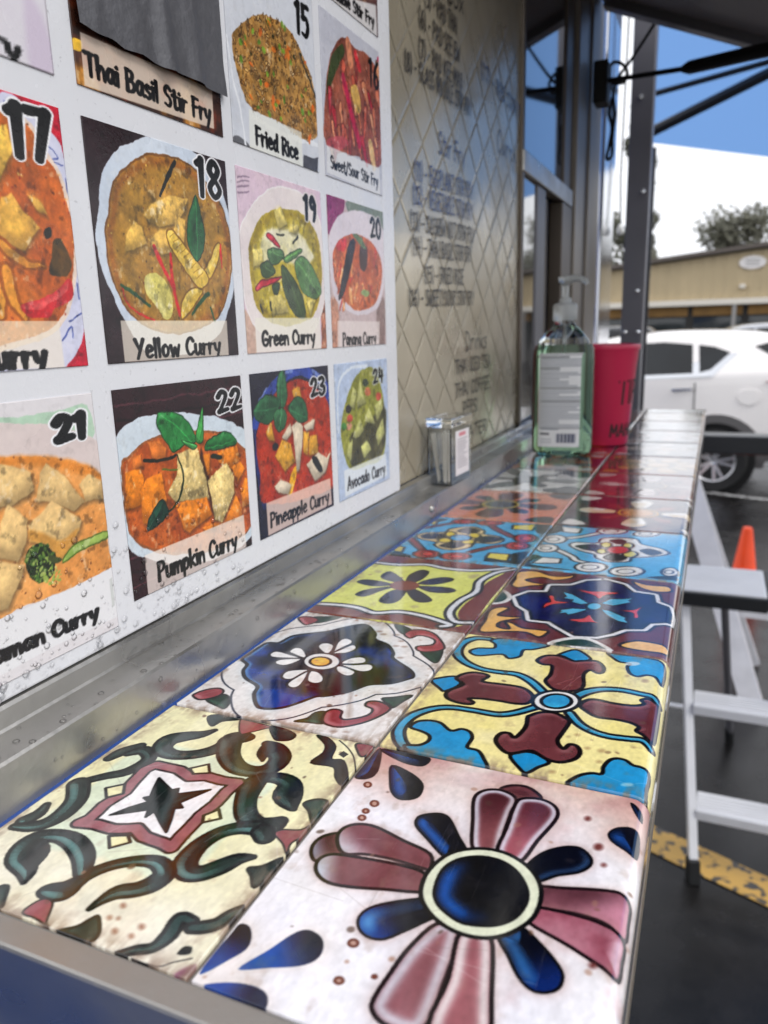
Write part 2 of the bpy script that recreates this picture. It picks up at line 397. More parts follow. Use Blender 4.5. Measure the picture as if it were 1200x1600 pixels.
# ------------------------------------------------------------------ hand-lettered stroke font (x, y; cap height 1)
GL = {
'A':(.58,['0 0 .28 1','.28 1 .56 0','.1 .33 .47 .35']), 'B':(.5,['.05 0 .06 1','.06 1 .35 .95 .4 .78 .3 .58 .06 .53','.06 .53 .38 .48 .48 .25 .34 .04 .05 0']),
'C':(.5,['.5 .8 .36 .98 .16 .88 .03 .5 .12 .12 .3 .02 .5 .18']), 'D':(.52,['.05 0 .06 1','.06 1 .36 .9 .5 .55 .4 .15 .05 0']),
'E':(.42,['.05 1 .05 0','.05 1 .42 1','.05 .52 .36 .53','.05 0 .42 0']), 'F':(.42,['.07 1 .03 0','.05 1 .44 .97','.05 .52 .36 .55']),
'G':(.56,['.5 .82 .34 .98 .14 .86 .03 .5 .12 .1 .34 .02 .5 .2 .52 .42','.3 .42 .54 .43']), 'H':(.52,['.04 0 .05 1','.48 0 .49 1','.05 .5 .48 .52']),
'I':(.12,['.06 0 .06 1']), 'J':(.4,['.36 1 .36 .2 .2 0 .04 .14']), 'K':(.5,['.05 0 .06 1','.46 .98 .08 .46','.1 .5 .48 0']), 'L':(.4,['.05 1 .05 0','.05 0 .4 .01']),
'M':(.66,['.03 0 .1 1','.1 1 .32 .3','.32 .3 .56 1','.56 1 .63 0']), 'N':(.54,['.04 0 .06 1','.06 1 .46 0','.46 0 .48 1']), 'O':(.56,['.28 1 .08 .82 .04 .45 .16 .06 .34 .02 .5 .3 .5 .7 .28 1']),
'P':(.48,['.06 0 .08 1','.08 .98 .36 .96 .46 .76 .34 .52 .08 .46']), 'R':(.5,['.05 0 .07 1','.07 .98 .36 .94 .44 .76 .32 .55 .07 .5','.18 .5 .48 0']),
'S':(.46,['.44 .86 .28 1 .1 .86 .1 .64 .36 .44 .42 .22 .28 .02 .05 .1']), 'T':(.5,['.0 .98 .5 1','.26 .98 .24 0']), 'U':(.52,['.05 1 .06 .24 .24 0 .44 .2 .48 1']),
'V':(.52,['.02 1 .24 0','.24 0 .5 1']), 'W':(.7,['.02 1 .16 0','.16 0 .34 .7','.34 .7 .5 0','.5 0 .68 1']), 'X':(.5,['.02 1 .48 0','.48 1 .02 0']), 'Y':(.5,['.02 1 .22 .5','.48 1 .12 -.02']),
'a':(.46,['.4 .56 .22 .64 .06 .42 .08 .12 .22 .04 .38 .36','.4 .62 .38 .2 .46 .02']), 'b':(.44,['.05 1 .06 .02','.06 .3 .24 .6 .4 .42 .36 .12 .2 .02 .06 .14']),
'c':(.38,['.36 .52 .22 .62 .07 .44 .07 .16 .2 .02 .38 .12']), 'd':(.46,['.38 .5 .22 .62 .06 .4 .08 .1 .22 .03 .36 .3','.41 1 .38 .2 .46 .02']),
'e':(.42,['.06 .32 .36 .4 .34 .58 .2 .64 .06 .42 .08 .12 .22 .02 .4 .12']), 'g':(.44,['.38 .54 .2 .62 .06 .4 .1 .12 .24 .1 .38 .4','.4 .6 .38 -.1 .24 -.3 .06 -.22']),
'h':(.44,['.06 1 .05 0','.06 .36 .22 .6 .36 .5 .4 0']), 'i':(.14,['.07 .6 .07 0','.07 .84 .08 .87']), 'k':(.42,['.06 1 .05 0','.38 .6 .08 .26','.12 .3 .42 0']), 'l':(.14,['.07 1 .07 0']),
'm':(.64,['.05 .6 .05 0','.05 .36 .2 .6 .3 .5 .31 0','.31 .38 .46 .6 .57 .5 .6 0']), 'n':(.44,['.05 .6 .05 0','.05 .36 .22 .6 .36 .5 .4 0']),
'o':(.44,['.22 .62 .07 .48 .07 .16 .2 .02 .36 .16 .38 .46 .22 .62']), 'p':(.44,['.06 .6 .05 -.32','.06 .3 .22 .62 .39 .46 .36 .14 .2 .02 .06 .14']), 'r':(.34,['.06 .6 .06 0','.06 .3 .16 .56 .34 .58']),
's':(.36,['.33 .54 .2 .62 .08 .5 .14 .36 .3 .26 .3 .08 .16 .0 .03 .08']), 't':(.36,['.18 .9 .17 .1 .28 .0 .36 .08','.02 .62 .36 .64']), 'u':(.46,['.05 .6 .06 .16 .2 .02 .36 .26','.39 .6 .38 .16 .46 .02']),
'v':(.4,['.02 .6 .2 .02','.2 .02 .38 .62']), 'w':(.6,['.03 .6 .14 .02','.14 .02 .3 .46','.3 .46 .42 .02','.42 .02 .58 .62']), 'y':(.44,['.04 .6 .1 .26 .24 .2','.42 .62 .3 .1 .16 -.32']),
'/':(.36,['.0 -.1 .34 1.05']), '(':(.24,['.2 1.1 .06 .8 .06 .3 .2 -.05']), ')':(.24,['.04 1.1 .18 .8 .18 .3 .04 -.05']), '-':(.36,['.04 .45 .32 .46']), ' ':(.26,[]), '.':(.12,['.05 .0 .07 .02']),
'0':(.56,['.28 1 .08 .75 .06 .28 .22 .02 .42 .14 .5 .6 .28 1']), '1':(.3,['.04 .84 .2 .98','.2 .98 .16 0']), '2':(.54,['.08 .76 .24 .98 .44 .88 .4 .6 .1 .06','.1 .06 .52 .12']),
'3':(.5,['.08 .92 .3 .98 .42 .8 .2 .54','.2 .54 .44 .42 .42 .14 .2 .0 .04 .14']), '4':(.52,['.12 1 .06 .42','.06 .42 .5 .46','.38 .82 .34 0']), '5':(.5,['.46 .98 .12 .96','.12 .96 .1 .56','.1 .56 .36 .6 .46 .32 .3 .04 .06 .06']),
'6':(.5,['.4 .98 .14 .66 .06 .26 .2 .02 .4 .12 .42 .38 .24 .5 .08 .3']), '7':(.5,['.04 .94 .48 .98','.48 .98 .2 0']), '8':(.5,['.26 .52 .08 .74 .24 .98 .42 .78 .26 .52 .06 .26 .24 .02 .46 .24 .26 .52']), '9':(.5,['.42 .7 .24 .98 .08 .72 .2 .5 .42 .68','.42 .7 .4 .3 .3 0']),
}
def layout(text, gap=0.12, jit=0.0, seed=1):
    rg = random.Random(seed); x = 0; out = []
    for ch in text:
        w, ss = GL[ch]; dy = rg.uniform(-jit,jit)
        for s in ss:
            n = [float(v) for v in s.split()]
            out.append([(x+n[i], n[i+1]+dy) for i in range(0,len(n),2)])
        x += w+gap
    return out, x-gap
def draw_text(cv, text, x0, x1, y0, h, r, col=(14,14,16), out=None, seed=1, slope=0.0, gap=0.12):
    """text on the canvas between x0 and x1, baseline y0 (rising by slope*dx), cap height h, pen radius r"""
    st, w = layout(text, gap, 0.012, seed); k = (x1-x0)/w
    for ps in ([(out[0], r+out[1])] if out else [])+[(col, r)]:
        for s in st:
            pts = [(x0+x*k, y0+y*h+slope*x*k) for x, y in s]
            n = len(pts); rr = [ps[1]*(1.12-0.3*i/max(n-1,1)) for i in range(n)]
            cv.stroke(pts, rr, ps[0], asp=1.55)
def ribbons(text, f, k, r, off, mb, gap=0.12, n=3, seed=1):
    """lettering as thin strips: f(x,y,o)->point, each stroke a hair above the last"""
    st, w = layout(text, gap, 0.02, seed); i = 0
    for s in st:
        p = catmull(s, False, n) if len(s) > 2 else np.array(s, float)
        p = p*np.array(k); i += 1; vs = []
        for j in range(len(p)):
            t = p[min(j+1,len(p)-1)]-p[max(j-1,0)]; t = t/(np.hypot(*t)+1e-9); nn = np.array([-t[1],t[0]])*r
            e = -t*r*0.6 if j == 0 else (t*r*0.6 if j == len(p)-1 else 0)
            a, b = p[j]+nn+e, p[j]-nn+e
            vs += [f(a[0],a[1],off+i*2e-5), f(b[0],b[1],off+i*2e-5)]
        mb.add(vs, [(2*j,2*j+1,2*j+3,2*j+2) for j in range(len(p)-1)])
    return w*k[0]

# ================================================================== TILE PRINTS (traced from the photo onto the counter plane)
A1, A2, A3, A4 = Zm(300,1160,3.3333), Zm(640,1180,3.0), Zm(0,1220,4.0), Zm(220,1100,3.158)
A5, A6, A7, A8 = Zm(280,940,5.0), Zm(480,940,4.615), Zm(600,980,4.615), Zm(820,980,5.0)
B1, B2, B3, B4 = Zm(480,860,3.3333), Zm(720,870,3.4286), Zm(600,790,4.615), Zm(800,790,4.2857)
PX, C0 = Zm(0,0,1), Zm(0,1080,2)
def cP(*lists):
    q = []
    for l in lists: q += l
    return on_counter(q)
def cS(z, pts):
    c = on_counter(z(*[(p[0],p[1]) for p in pts])); r = []
    for p, o in zip(pts, c):
        a, b = on_counter(z((p[0]+p[2],p[1]),(p[0],p[1]+p[2])))
        r.append(math.sqrt(abs((a[0]-o[0])*(b[1]-o[1])-(a[1]-o[1])*(b[0]-o[0]))+1e-9))
    return c, r
def stk(cv, z, pts, col, **k):
    c, r = cS(z, pts); cv.stroke(c, r, col, **k)
def pol(cv, z, pts, col, **k): cv.poly(on_counter(z(*pts)), col, **k)
BLK = (14,15,20)
MAR, MAR2 = (116,62,70), (80,34,44)
NAVY, BLU = (7,12,30), (22,76,158)

def tile_R0(cv):
    cv.c[:] = (238,238,246)
    cv.mottle(2.2, .35, (238,232,222), 5, .45, 3)
    f = np.clip((cv.V-0.68)/0.35, 0, 1)*np.clip(0.2+1.2*(fbm(cv.U*3,cv.V*3,9)), 0, 1)
    cv.c = cv.c*(1-f[...,None])+np.array((222,192,174.))*f[...,None]
    f = np.clip((cv.V-0.86)/0.13, 0, 1)*np.clip(fbm(cv.U*6,cv.V*6,12)*2.4-0.8, 0, 1)*.8
    cv.c = cv.c*(1-f[...,None])+np.array((172,112,120.))*f[...,None]
    f = np.clip(fbm(cv.U*7+3,cv.V*7,21)*3.4-1.95, 0, 1)*np.clip((cv.U-.35)*2, 0, 1)*.55
    cv.c = cv.c*(1-f[...,None])+np.array((190,140,140.))*f[...,None]
    H = dict(halo=((176,140,130), .013, .5))
    WH = (222,228,240)
    M = dict(ol=.0055, olc=(28,14,22), **H)
    t1 = A1((1240,660),(1200,655),(1050,610),(900,582),(800,580),(762,540),(760,480),(800,440),(870,425),(960,440),(1100,510),(1240,580))
    t2 = A1((1215,775),(1000,765),(800,750),(690,720),(645,665),(660,610),(720,583),(800,588),(950,612),(1100,642),(1215,685))
    t3 = A1((790,480),(700,482),(640,520),(620,570),(640,615),(700,600),(800,590))
    g = lambda l, a, b, c: dict(grad=(on_counter(l(a))[0], on_counter(l(b))[0], c))
    cv.poly(on_counter(t3), (150,150,165), **M, **g(A1,(620,560),(730,540),MAR2))
    cv.poly(on_counter(t1), (205,205,216), **M, **g(A1,(770,520),(880,470),MAR), mott=(16,.35,(160,110,118)))
    cv.poly(on_counter(t2), (205,212,224), **M, **g(A1,(650,660),(800,660),(124,76,82)), mott=(16,.3,(165,120,122)))
    pol(cv,A2,[(425,160),(470,142),(540,145),(590,170),(615,205),(530,225),(500,225),(460,190)], MAR2, **M, rim=((150,100,104),.012,.5,(0,1)))
    pol(cv,A2,[(300,445),(296,300),(303,200),(350,165),(420,162),(480,185),(500,215),(475,270),(440,370),(412,455)], MAR2, **M, rim=(WH,.009,.8), **g(A2,(390,180),(350,400),(138,82,88)))
    pol(cv,A2,[(412,455),(455,340),(495,230),(530,203),(610,205),(670,230),(695,265),(680,310),(600,400),(515,500)], (96,44,54), **M, rim=(WH,.009,.8), **g(A2,(620,230),(480,430),(165,92,104)))
    pol(cv,A2,[(590,620),(720,622),(900,632),(1000,650),(1045,690),(1040,760),(1020,850),(900,780),(760,738),(590,710)], (98,58,68), **M, **g(A2,(800,650),(900,770),(196,140,158)), mott=(9,.5,(170,110,126)))
    pol(cv,A2,[(590,712),(760,745),(900,790),(1015,860),(1010,950),(985,1040),(880,980),(740,890),(560,785),(590,750)], (150,82,98), **M, mott=(10,.6,(200,150,164)), rim=((225,215,225),.016,.6,(1,0)))
    cv.poly(cP(PX((683,1443),(640,1480),(610,1520),(584,1560),(582,1580),(600,1600),(640,1614),(668,1600),(692,1540),(718,1455))), (150,96,104), **M, mott=(9,.5,(120,72,80)), rim=((210,210,220),.014,.85))
    cv.poly(cP(PX((720,1455),(700,1530),(670,1598),(690,1640),(740,1650),(765,1620),(768,1560),(766,1460))), (168,104,112), **M, mott=(10,.5,(130,76,84)), rim=((226,222,222),.013,.85))
    B = dict(ol=.004, olc=(5,7,16), **H)
    bl = dict(rim=((40,100,180),.018,.95,(-.9,-.45)))
    for z, p, kw in [(A2,[(160,475),(80,390),(30,330),(40,290),(90,275),(150,275),(190,300),(230,380),(265,450),(205,470)],bl),
                 (A2,[(545,530),(620,460),(720,430),(800,435),(850,480),(845,520),(790,550),(690,565),(600,590)],dict(rim=((50,80,120),.01,.8,(1,-.3)))),
                 (A2,[(415,850),(470,825),(530,810),(600,870),(680,960),(718,1030),(700,1090),(640,1113),(570,1100),(510,1040),(460,940)],dict(rim=((60,125,190),.018,.9,(-1,0)),grad=(on_counter(A2((520,900)))[0],on_counter(A2((640,1100)))[0],(16,46,112)))),
                 (A1,[(1270,790),(1200,810),(1050,830),(930,860),(870,910),(870,970),(920,1015),(1000,1025),(1090,990),(1200,940),(1280,890)],dict(rim=((90,150,205),.02,.95,(-1,-.3)),grad=(on_counter(A1((1100,900)))[0],on_counter(A1((900,980)))[0],(20,70,150))))]:
        pol(cv,z,p,NAVY,**B,**kw)
    D = dict(halo=((226,214,206),.03,.6))
    for z, p in [(A1,[(980,30),(975,120),(950,170),(900,190),(850,180),(890,130)]),(A1,[(985,35),(1100,45),(1200,65),(1240,90),(1200,122),(1120,110),(1040,75)]),
                 (A1,[(1040,120),(1030,200),(1040,260),(1080,295),(1150,295),(1190,270),(1200,215),(1140,160)]),
                 (A2,[(935,365),(980,340),(1060,345),(1085,380),(1080,450),(1060,470),(1000,440),(945,400)]),(A2,[(1040,225),(1090,260),(1095,300),(1060,270)])]:
        pol(cv,z,p,NAVY,ol=.003,olc=(6,8,20),halo=((200,160,150),.03,.5),rim=((34,90,170),.022,.9,(-.9,-.4)))
    for z, p, q in [(A1,[(240,1180),(400,1080),(520,1000),(600,975),(670,1010),(685,1070),(650,1130),(560,1165),(400,1175)],((400,1120),(650,1040))),
                    (A1,[(40,1200),(120,1090),(200,1000),(250,945),(300,960),(310,1020),(280,1080),(180,1140),(80,1195)],((120,1140),(260,990))),
                    (A1,[(60,1265),(180,1250),(300,1262),(380,1300),(395,1360),(360,1395),(250,1350),(150,1310)],((150,1270),(350,1330)))]:
        a, b = on_counter(z(*q)); pol(cv,z,p,(22,84,170),halo=((226,214,206),.02,.5),grad=(a,b,NAVY),mott=(14,.4,(16,50,120)))
    for c, rr, cl in [((333,647),1,(219,226,206))]:
        pol(cv,A2,[(52,640),(90,540),(190,460),(320,437),(440,455),(540,510),(600,580),(617,660),(580,760),(480,830),(370,857),(250,840),(150,790),(80,720)], (222,226,204), ol=.006, olc=(18,18,22))
    pol(cv,A2,[(115,630),(150,540),(220,490),(320,473),(420,490),(500,540),(550,620),(550,690),(500,760),(420,795),(330,800),(240,785),(170,740),(125,690)], (4,7,18), ol=.004, olc=(6,8,18), rim=((24,84,160),.022,1,(-1,-.6)), mott=(7,.25,(10,28,70)))
    for x, y, r in [(915,220,14),(950,318,16),(905,357,12),(885,392,14),(840,1045,20),(765,1240,18),(950,1220,8),(180,1380,9)]:
        pol(cv,A1,ell((x,y),r*1.2,r*.9,10),(196,160,146),ol=.004,olc=(120,70,56))
    for x, y, r in [(835,297,12),(885,430,18),(910,515,10),(860,985,16)]:
        pol(cv,A2,ell((x,y),r*1.2,r*.9,10),(120,66,64),soft=.012)

GRN, TEAL = (44,60,56), (86,124,122)
def tile_L0(cv):
    cv.c[:] = (240,236,196)
    f = np.clip((0.55-cv.V)/0.5, 0, 1); cv.c = cv.c*(1-f[...,None])+np.array((236,232,218.))*f[...,None]
    cv.mottle(4, .25, (230,220,158), 4, .5, 3)
    fr = cP(A3((1070,418),(1030,395),(900,350),(850,295),(780,300),(700,300),(600,272),(495,262),(560,235),(600,200),(650,150),(780,70),(830,10)),
            A4((20,325),(75,300),(190,325),(245,362),(330,358),(400,378),(478,387),(425,430),(370,490),(300,545),(250,600),(200,650)))
    w = cv.win(np.array(fr), .25); d = cv.dpoly(np.array(fr), w)
    cv.blend(w, np.clip(0.5-(d-.115)/.02, 0, 1)*.8, (216,229,208))
    gk = dict(ol=.006, olc=(14,18,20)); 
    hl = dict(rim=((104,144,142),.015,.95,(-.3,-1)), mott=(14,.5,(20,18,18),6), **gk)
    hb = dict(rim=((76,98,95),.015,.9,(-.5,-1)), mott=(9,.5,(22,20,20),6), **gk)
    stk(cv,C0,[(440,170,9),(380,190,14),(340,210,9)],GRN,**hb)
    stk(cv,C0,[(400,195,8),(450,185,15),(465,212,14),(400,250,13),(330,265,11),(280,277,10)],GRN,**hb)
    stk(cv,A3,[(290,150,14),(240,205,28),(150,250,34)],GRN,**hl)
    stk(cv,A3,[(490,20,48),(480,110,48),(400,200,46),(300,260,38),(200,285,34),(90,285,20)],GRN,**hl)
    stk(cv,A4,[(365,130,6),(300,150,18),(220,160,28),(140,178,34),(105,220,32),(150,248,26),(230,252,24),(320,238,24),(400,210,28),(450,170,32),(500,165,32),(530,165,20)],GRN,**hb)
    stk(cv,A4,[(440,185,40),(432,250,38),(465,305,36),(530,330,31),(600,330,30),(660,305,34),(688,262,36),(660,222,36),(622,195,14)],GRN,**hb)
    stk(cv,A4,[(640,215,40),(605,245,26),(600,280,8)],GRN,mott=(9,.5,(22,20,20),6))
    stk(cv,A4,[(590,365,22),(680,365,30),(735,395,38),(725,450,52),(740,500,24),(755,520,6)],(40,50,46),**hb)
    stk(cv,A4,[(600,362,25),(550,400,42),(518,470,38),(520,545,40),(570,592,40),(640,600,45),(690,578,24)],GRN,**hb)
    stk(cv,A4,[(555,755,8),(480,765,28),(400,800,40),(300,835,40),(232,828,46),(220,780,46),(285,700,36),(380,640,30),(480,612,32),(570,610,40)],GRN,**hl)
    stk(cv,A4,[(600,630,42),(610,655,38)],GRN,**hb)
    stk(cv,A3,[(560,800,8),(640,745,24),(740,695,44),(850,680,48),(960,640,56),(1030,575,52),(985,512,42),(860,500,32),(700,528,30),(560,582,34),(470,640,42),(390,690,66),(310,690,50),(270,690,25)],(38,62,60),**hl)
    stk(cv,A3,[(515,570,38),(520,470,52),(465,385,52),(370,345,42),(250,350,45),(160,410,62),(105,490,50),(165,560,46),(150,635,8)],(40,58,56),**hl)
    stk(cv,A3,[(240,390,40),(240,450,58),(200,530,36)],(34,40,38),mott=(9,.5,(22,20,20),6))
    # frame and star
    cv.poly(fr, (240,238,240), smooth=False)
    cv.stroke(fr+fr[:1], .021, (154,98,106), smooth=False, ol=.0045, olc=(40,22,26), mott=(20,.35,(190,140,146)))
    st = cP(A4((90,365),(150,425),(185,418),(178,445),(342,423),(190,488),(205,512),(165,515),(150,570),(126,632),(95,580),(70,528),(25,557),(35,530)),
            A3((940,178),(820,195),(690,213),(800,170),(930,130),(900,105),(955,95)), A4((50,452),(70,405)))
    cv.poly(st, (16,44,40), smooth=False, ol=.005, olc=(10,18,18), mott=(12,.6,(8,16,18)))
    for z, p in [(A3,[(680,345),(800,340),(815,385),(685,420)]),(A3,[(660,45),(780,20),(770,80),(665,105)]),(A4,[(240,318),(335,297),(340,340),(260,345)]),(A4,[(310,550),(385,520),(395,565),(305,585)])]:
        pol(cv,z,p,(240,236,190),smooth=False,ol=.005)
    g = dict(ol=.005, olc=(12,20,20), mott=(14,.5,(14,22,24)))
    for z, p in [(A4,[(335,60),(420,55),(490,75),(400,85),(350,108)]),(A4,[(640,110),(700,120),(760,150),(740,175),(690,180),(660,170)]),
                 (A4,[(805,490),(870,470),(920,480),(900,520),(850,590),(830,530)]),(A4,[(530,810),(600,800),(700,760),(640,840),(560,905),(545,850)]),
                 (A3,[(350,940),(480,910),(570,860),(615,850),(620,950),(570,1005),(500,990),(450,960)]),(A3,[(-10,670),(50,660),(30,740),(10,790),(-20,780)])]:
        pol(cv,z,p,(30,66,62),**g)
    for z, p in [(A4,[(490,80),(520,80),(640,110),(600,125),(540,140),(490,145)]),(A4,[(660,640),(700,620),(790,620),(850,590),(800,650),(740,690),(720,740),(700,690)]),(A3,[(140,820),(260,740),(330,760),(290,880),(300,910),(220,860)])]:
        pol(cv,z,p,(156,84,92),ol=.003,mott=(14,.4,(120,60,66)))
    pol(cv,A4,[(870,155),(920,165),(960,210),(940,270),(1000,280),(1020,360),(990,400),(960,360),(950,310),(840,290),(900,240),(910,200)],(44,46,42),ol=.004)
    pol(cv,A4,[(975,248),(1000,232),(1025,248),(1000,265)],BLK,smooth=False)
    stk(cv,A4,[(980,180,3),(1020,215,3),(1050,260,3),(1060,320,3)],BLK)
    pol(cv,A4,[(1065,195),(1150,205),(1130,240),(1090,260),(1070,235)],(140,66,78),ol=.004)
    stk(cv,A3,[(730,1085,14),(850,1058,26),(960,1040,28),(1060,960,42),(1125,860,36),(1200,880,30)],(48,74,72),**gk)
    stk(cv,A1,[(0,965,28),(60,962,32),(130,945,30),(200,900,26),(262,868,18)],(48,74,72),**gk)
    stk(cv,A3,[(820,1110,5),(980,1160,5),(1080,1135,5),(1200,1110,5)],BLK)
    pol(cv,A3,[(1105,1080),(1150,1035),(1200,1040),(1190,1080),(1140,1090)],(16,26,30))
    pol(cv,A3,[(1080,1215),(1150,1170),(1230,1150),(1180,1210),(1110,1240)],(150,100,120),soft=.01)
    for x, y, r in [(885,912,16),(718,940,16),(685,855,12),(770,780,14),(820,970,12),(740,860,8)]:
        pol(cv,A3,ell((x,y),r,r,8),(150,104,84),soft=.014)
    wear(cv, [('r',1.0)], 31)

def wear(cv, edges, seed, col=(150,128,112)):
    """grime along the tile joints, with a ragged shape of its own"""
    u0, u1, v0, v1 = cv.u0, cv.u1, cv.v0, cv.v1
    n = fbm(cv.U*26, cv.V*26, seed); s_ = fbm(cv.U*60, cv.V*9, seed+2)
    e = np.minimum(np.minimum(cv.U-u0, u1-cv.U), np.minimum(cv.V-v0, v1-cv.V))
    f = np.clip((0.075-e)/0.075, 0, 1)**1.5*np.clip((n*.6+s_*.4-.42)*5, 0, 1)*.75
    cv.c = cv.c*(1-f[...,None])+np.array(col, float)*f[...,None]
def brush(cv, seed):
    n = (fbm(cv.U*34,cv.V*11,seed+5)-.5)*.5+(fbm(cv.U*90,cv.V*60,seed+9,3)-.5)*.7+(fbm(cv.U*9,cv.V*30,seed+15)-.5)*.4
    cv.c = np.clip(cv.c*(1+.15*n[...,None]), 0, 255)
    f = np.clip((fbm(cv.U*22+1,cv.V*18,seed+25)-.66)*6, 0, 1)*.22; cv.c = cv.c*(1-f[...,None])+np.array((150.,124.,106.))*f[...,None]
def specks(cv, n, seed, cols=((120,90,70),(90,70,60),(170,130,110))):
    rg = random.Random(seed)
    for i in range(n):
        x, y = rg.uniform(cv.u0,cv.u1), rg.uniform(cv.v0,cv.v1); r = rg.uniform(.003,.012)
        cv.poly(ell((x,y), r, r*rg.uniform(.5,1), 8, rg.uniform(0,3)), rg.choice(cols), a=rg.uniform(.3,.8), soft=.006)
    for i in range(n//2):
        x, y = rg.uniform(cv.u0,cv.u1), rg.uniform(cv.v0,cv.v1); a = rg.uniform(0,3.14); l = rg.uniform(.05,.3)
        cv.stroke([(x,y),(x+l*math.cos(a),y+l*math.sin(a))], .0012, rg.choice(((245,245,245),(120,110,105))), a=.22, smooth=False)

def tile_L1(cv):
    cv.c[:] = (232,229,228); cv.mottle(7, .3, (206,198,188), 6, .5, 3)
    bs = cP(A5((490,450),(530,490),(500,540),(520,600),(610,660),(585,720),(600,800),(650,835),(800,830),(950,785)),
            A6((60,685),(140,680),(300,650),(440,600),(600,590),(720,560),(765,540),(740,490),(620,410),(620,370),(580,310),(490,270),(490,230),(440,175),(380,165),(250,190),(150,215)),
            A5((1000,250),(880,270),(780,320),(700,320),(650,340),(560,400)))
    p = catmull(bs); w = cv.win(p, .2); d = cv.dpoly(p, w)
    cv.blend(w, np.clip(0.5-(np.abs(d-.085)-.004)/cv.cell, 0, 1), (18,30,60))
    cv.blend(w, np.exp(-np.maximum(d,0)/.02)*.5, (190,215,230))
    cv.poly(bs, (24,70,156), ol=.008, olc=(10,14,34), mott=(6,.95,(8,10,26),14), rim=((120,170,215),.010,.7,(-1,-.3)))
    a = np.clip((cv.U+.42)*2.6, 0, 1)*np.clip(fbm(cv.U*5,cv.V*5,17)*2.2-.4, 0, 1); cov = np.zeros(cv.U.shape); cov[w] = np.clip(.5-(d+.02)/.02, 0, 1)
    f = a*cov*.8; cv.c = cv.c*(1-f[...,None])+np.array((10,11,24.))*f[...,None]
    P5 = [[(705,410),(740,390),(790,390),(860,410),(950,440),(860,442),(760,438),(715,430)],[(855,390),(900,360),(960,365),(990,400),(995,440),(950,435),(890,410)],[(745,470),(800,450),(955,445),(900,480),(820,500),(760,490)],
          [(800,580),(850,540),(1010,530),(950,570),(880,605),(820,605)],[(840,650),(880,610),(1010,540),(990,600),(940,660),(880,675)],[(1000,620),(1005,570),(1030,540),(1090,550),(1130,590),(1120,625),(1060,640)]]
    P6 = [[(75,325),(110,300),(160,300),(195,320),(165,370),(120,370)],[(190,350),(220,290),(270,265),(320,275),(325,300),(260,330),(180,370)],[(180,372),(250,340),(320,312),(355,320),(350,345),(290,370),(220,375)],
          [(240,445),(300,410),(380,398),(425,410),(420,440),(340,450)],[(235,455),(340,455),(450,450),(480,475),(450,500),(380,505),(300,480)],[(205,470),(250,465),(345,500),(330,530),(270,535),(215,505)]]
    for z, L_ in ((A5,P5),(A6,P6)):
        for q in L_: pol(cv,z,q,(236,236,236),ol=.006,olc=(10,14,34))
    pol(cv,A6,ell((105,432),134,60),(236,236,236),ol=.006,olc=(10,14,34))
    pol(cv,A6,ell((95,432),76,33),(236,208,90),ol=.006,olc=(20,16,20),mott=(14,.7,(224,132,70)))
    RED, LG = (158,72,80), (22,58,44)
    ok = dict(ol=.005, olc=(34,14,18)); gk = dict(ol=.005, olc=(10,22,18), rim=((60,120,96),.01,.5,(0,-1)))
    rk = dict(rim=((206,150,156),.012,.7,(-.5,-.8)), mott=(18,.4,(120,46,54)), **ok)
    for z, q, c, k in [(A6,[(0,840),(60,800),(130,795),(100,850),(110,880),(0,870),(-90,862)],LG,gk),(A6,[(540,700),(620,690),(740,675),(750,685),(690,720),(620,765),(600,750)],LG,gk),
        (A6,[(110,860),(130,800),(190,775),(250,790),(240,830),(270,850),(380,835),(450,810),(470,775),(420,750),(440,720),(520,720),(600,760),(570,800),(470,850),(360,885),(240,905),(150,890)],RED,rk),
        (A6,[(635,165),(680,170),(750,205),(700,235),(650,200)],LG,gk),(A6,[(820,360),(900,365),(975,350),(935,440),(870,410)],LG,gk),
        (A6,[(700,235),(750,205),(850,205),(930,240),(985,310),(980,345),(900,360),(820,360),(785,340),(800,320),(900,310),(920,280),(870,255),(800,245),(740,265)],(170,66,72),rk),
        (A6,[(50,112),(120,108),(230,106),(240,114),(190,130),(100,150),(50,150)],LG,gk),(A5,[(930,130),(980,115),(1060,125),(1085,150),(1010,180),(970,175)],RED,rk),
        (A5,[(215,770),(310,740),(350,725),(385,745),(385,800),(350,835),(310,820)],LG,gk),(A5,[(120,720),(200,690),(300,675),(345,695),(320,730),(220,760),(150,765),(110,740)],RED,rk)]:
        pol(cv,z,q,c,**k)
    stk(cv,A6,[(315,655,6),(310,720,8),(300,830,12)],(150,120,100),a=.5,soft=.02)
    for x, y in [(520,215),(640,240),(680,285),(700,325),(640,320),(550,235),(670,405),(610,545),(660,542),(280,940),(190,935)]:
        pol(cv,A6,ell((x,y),24,7,8),(140,112,96),a=.55,soft=.012)
    wear(cv, 0, 41)

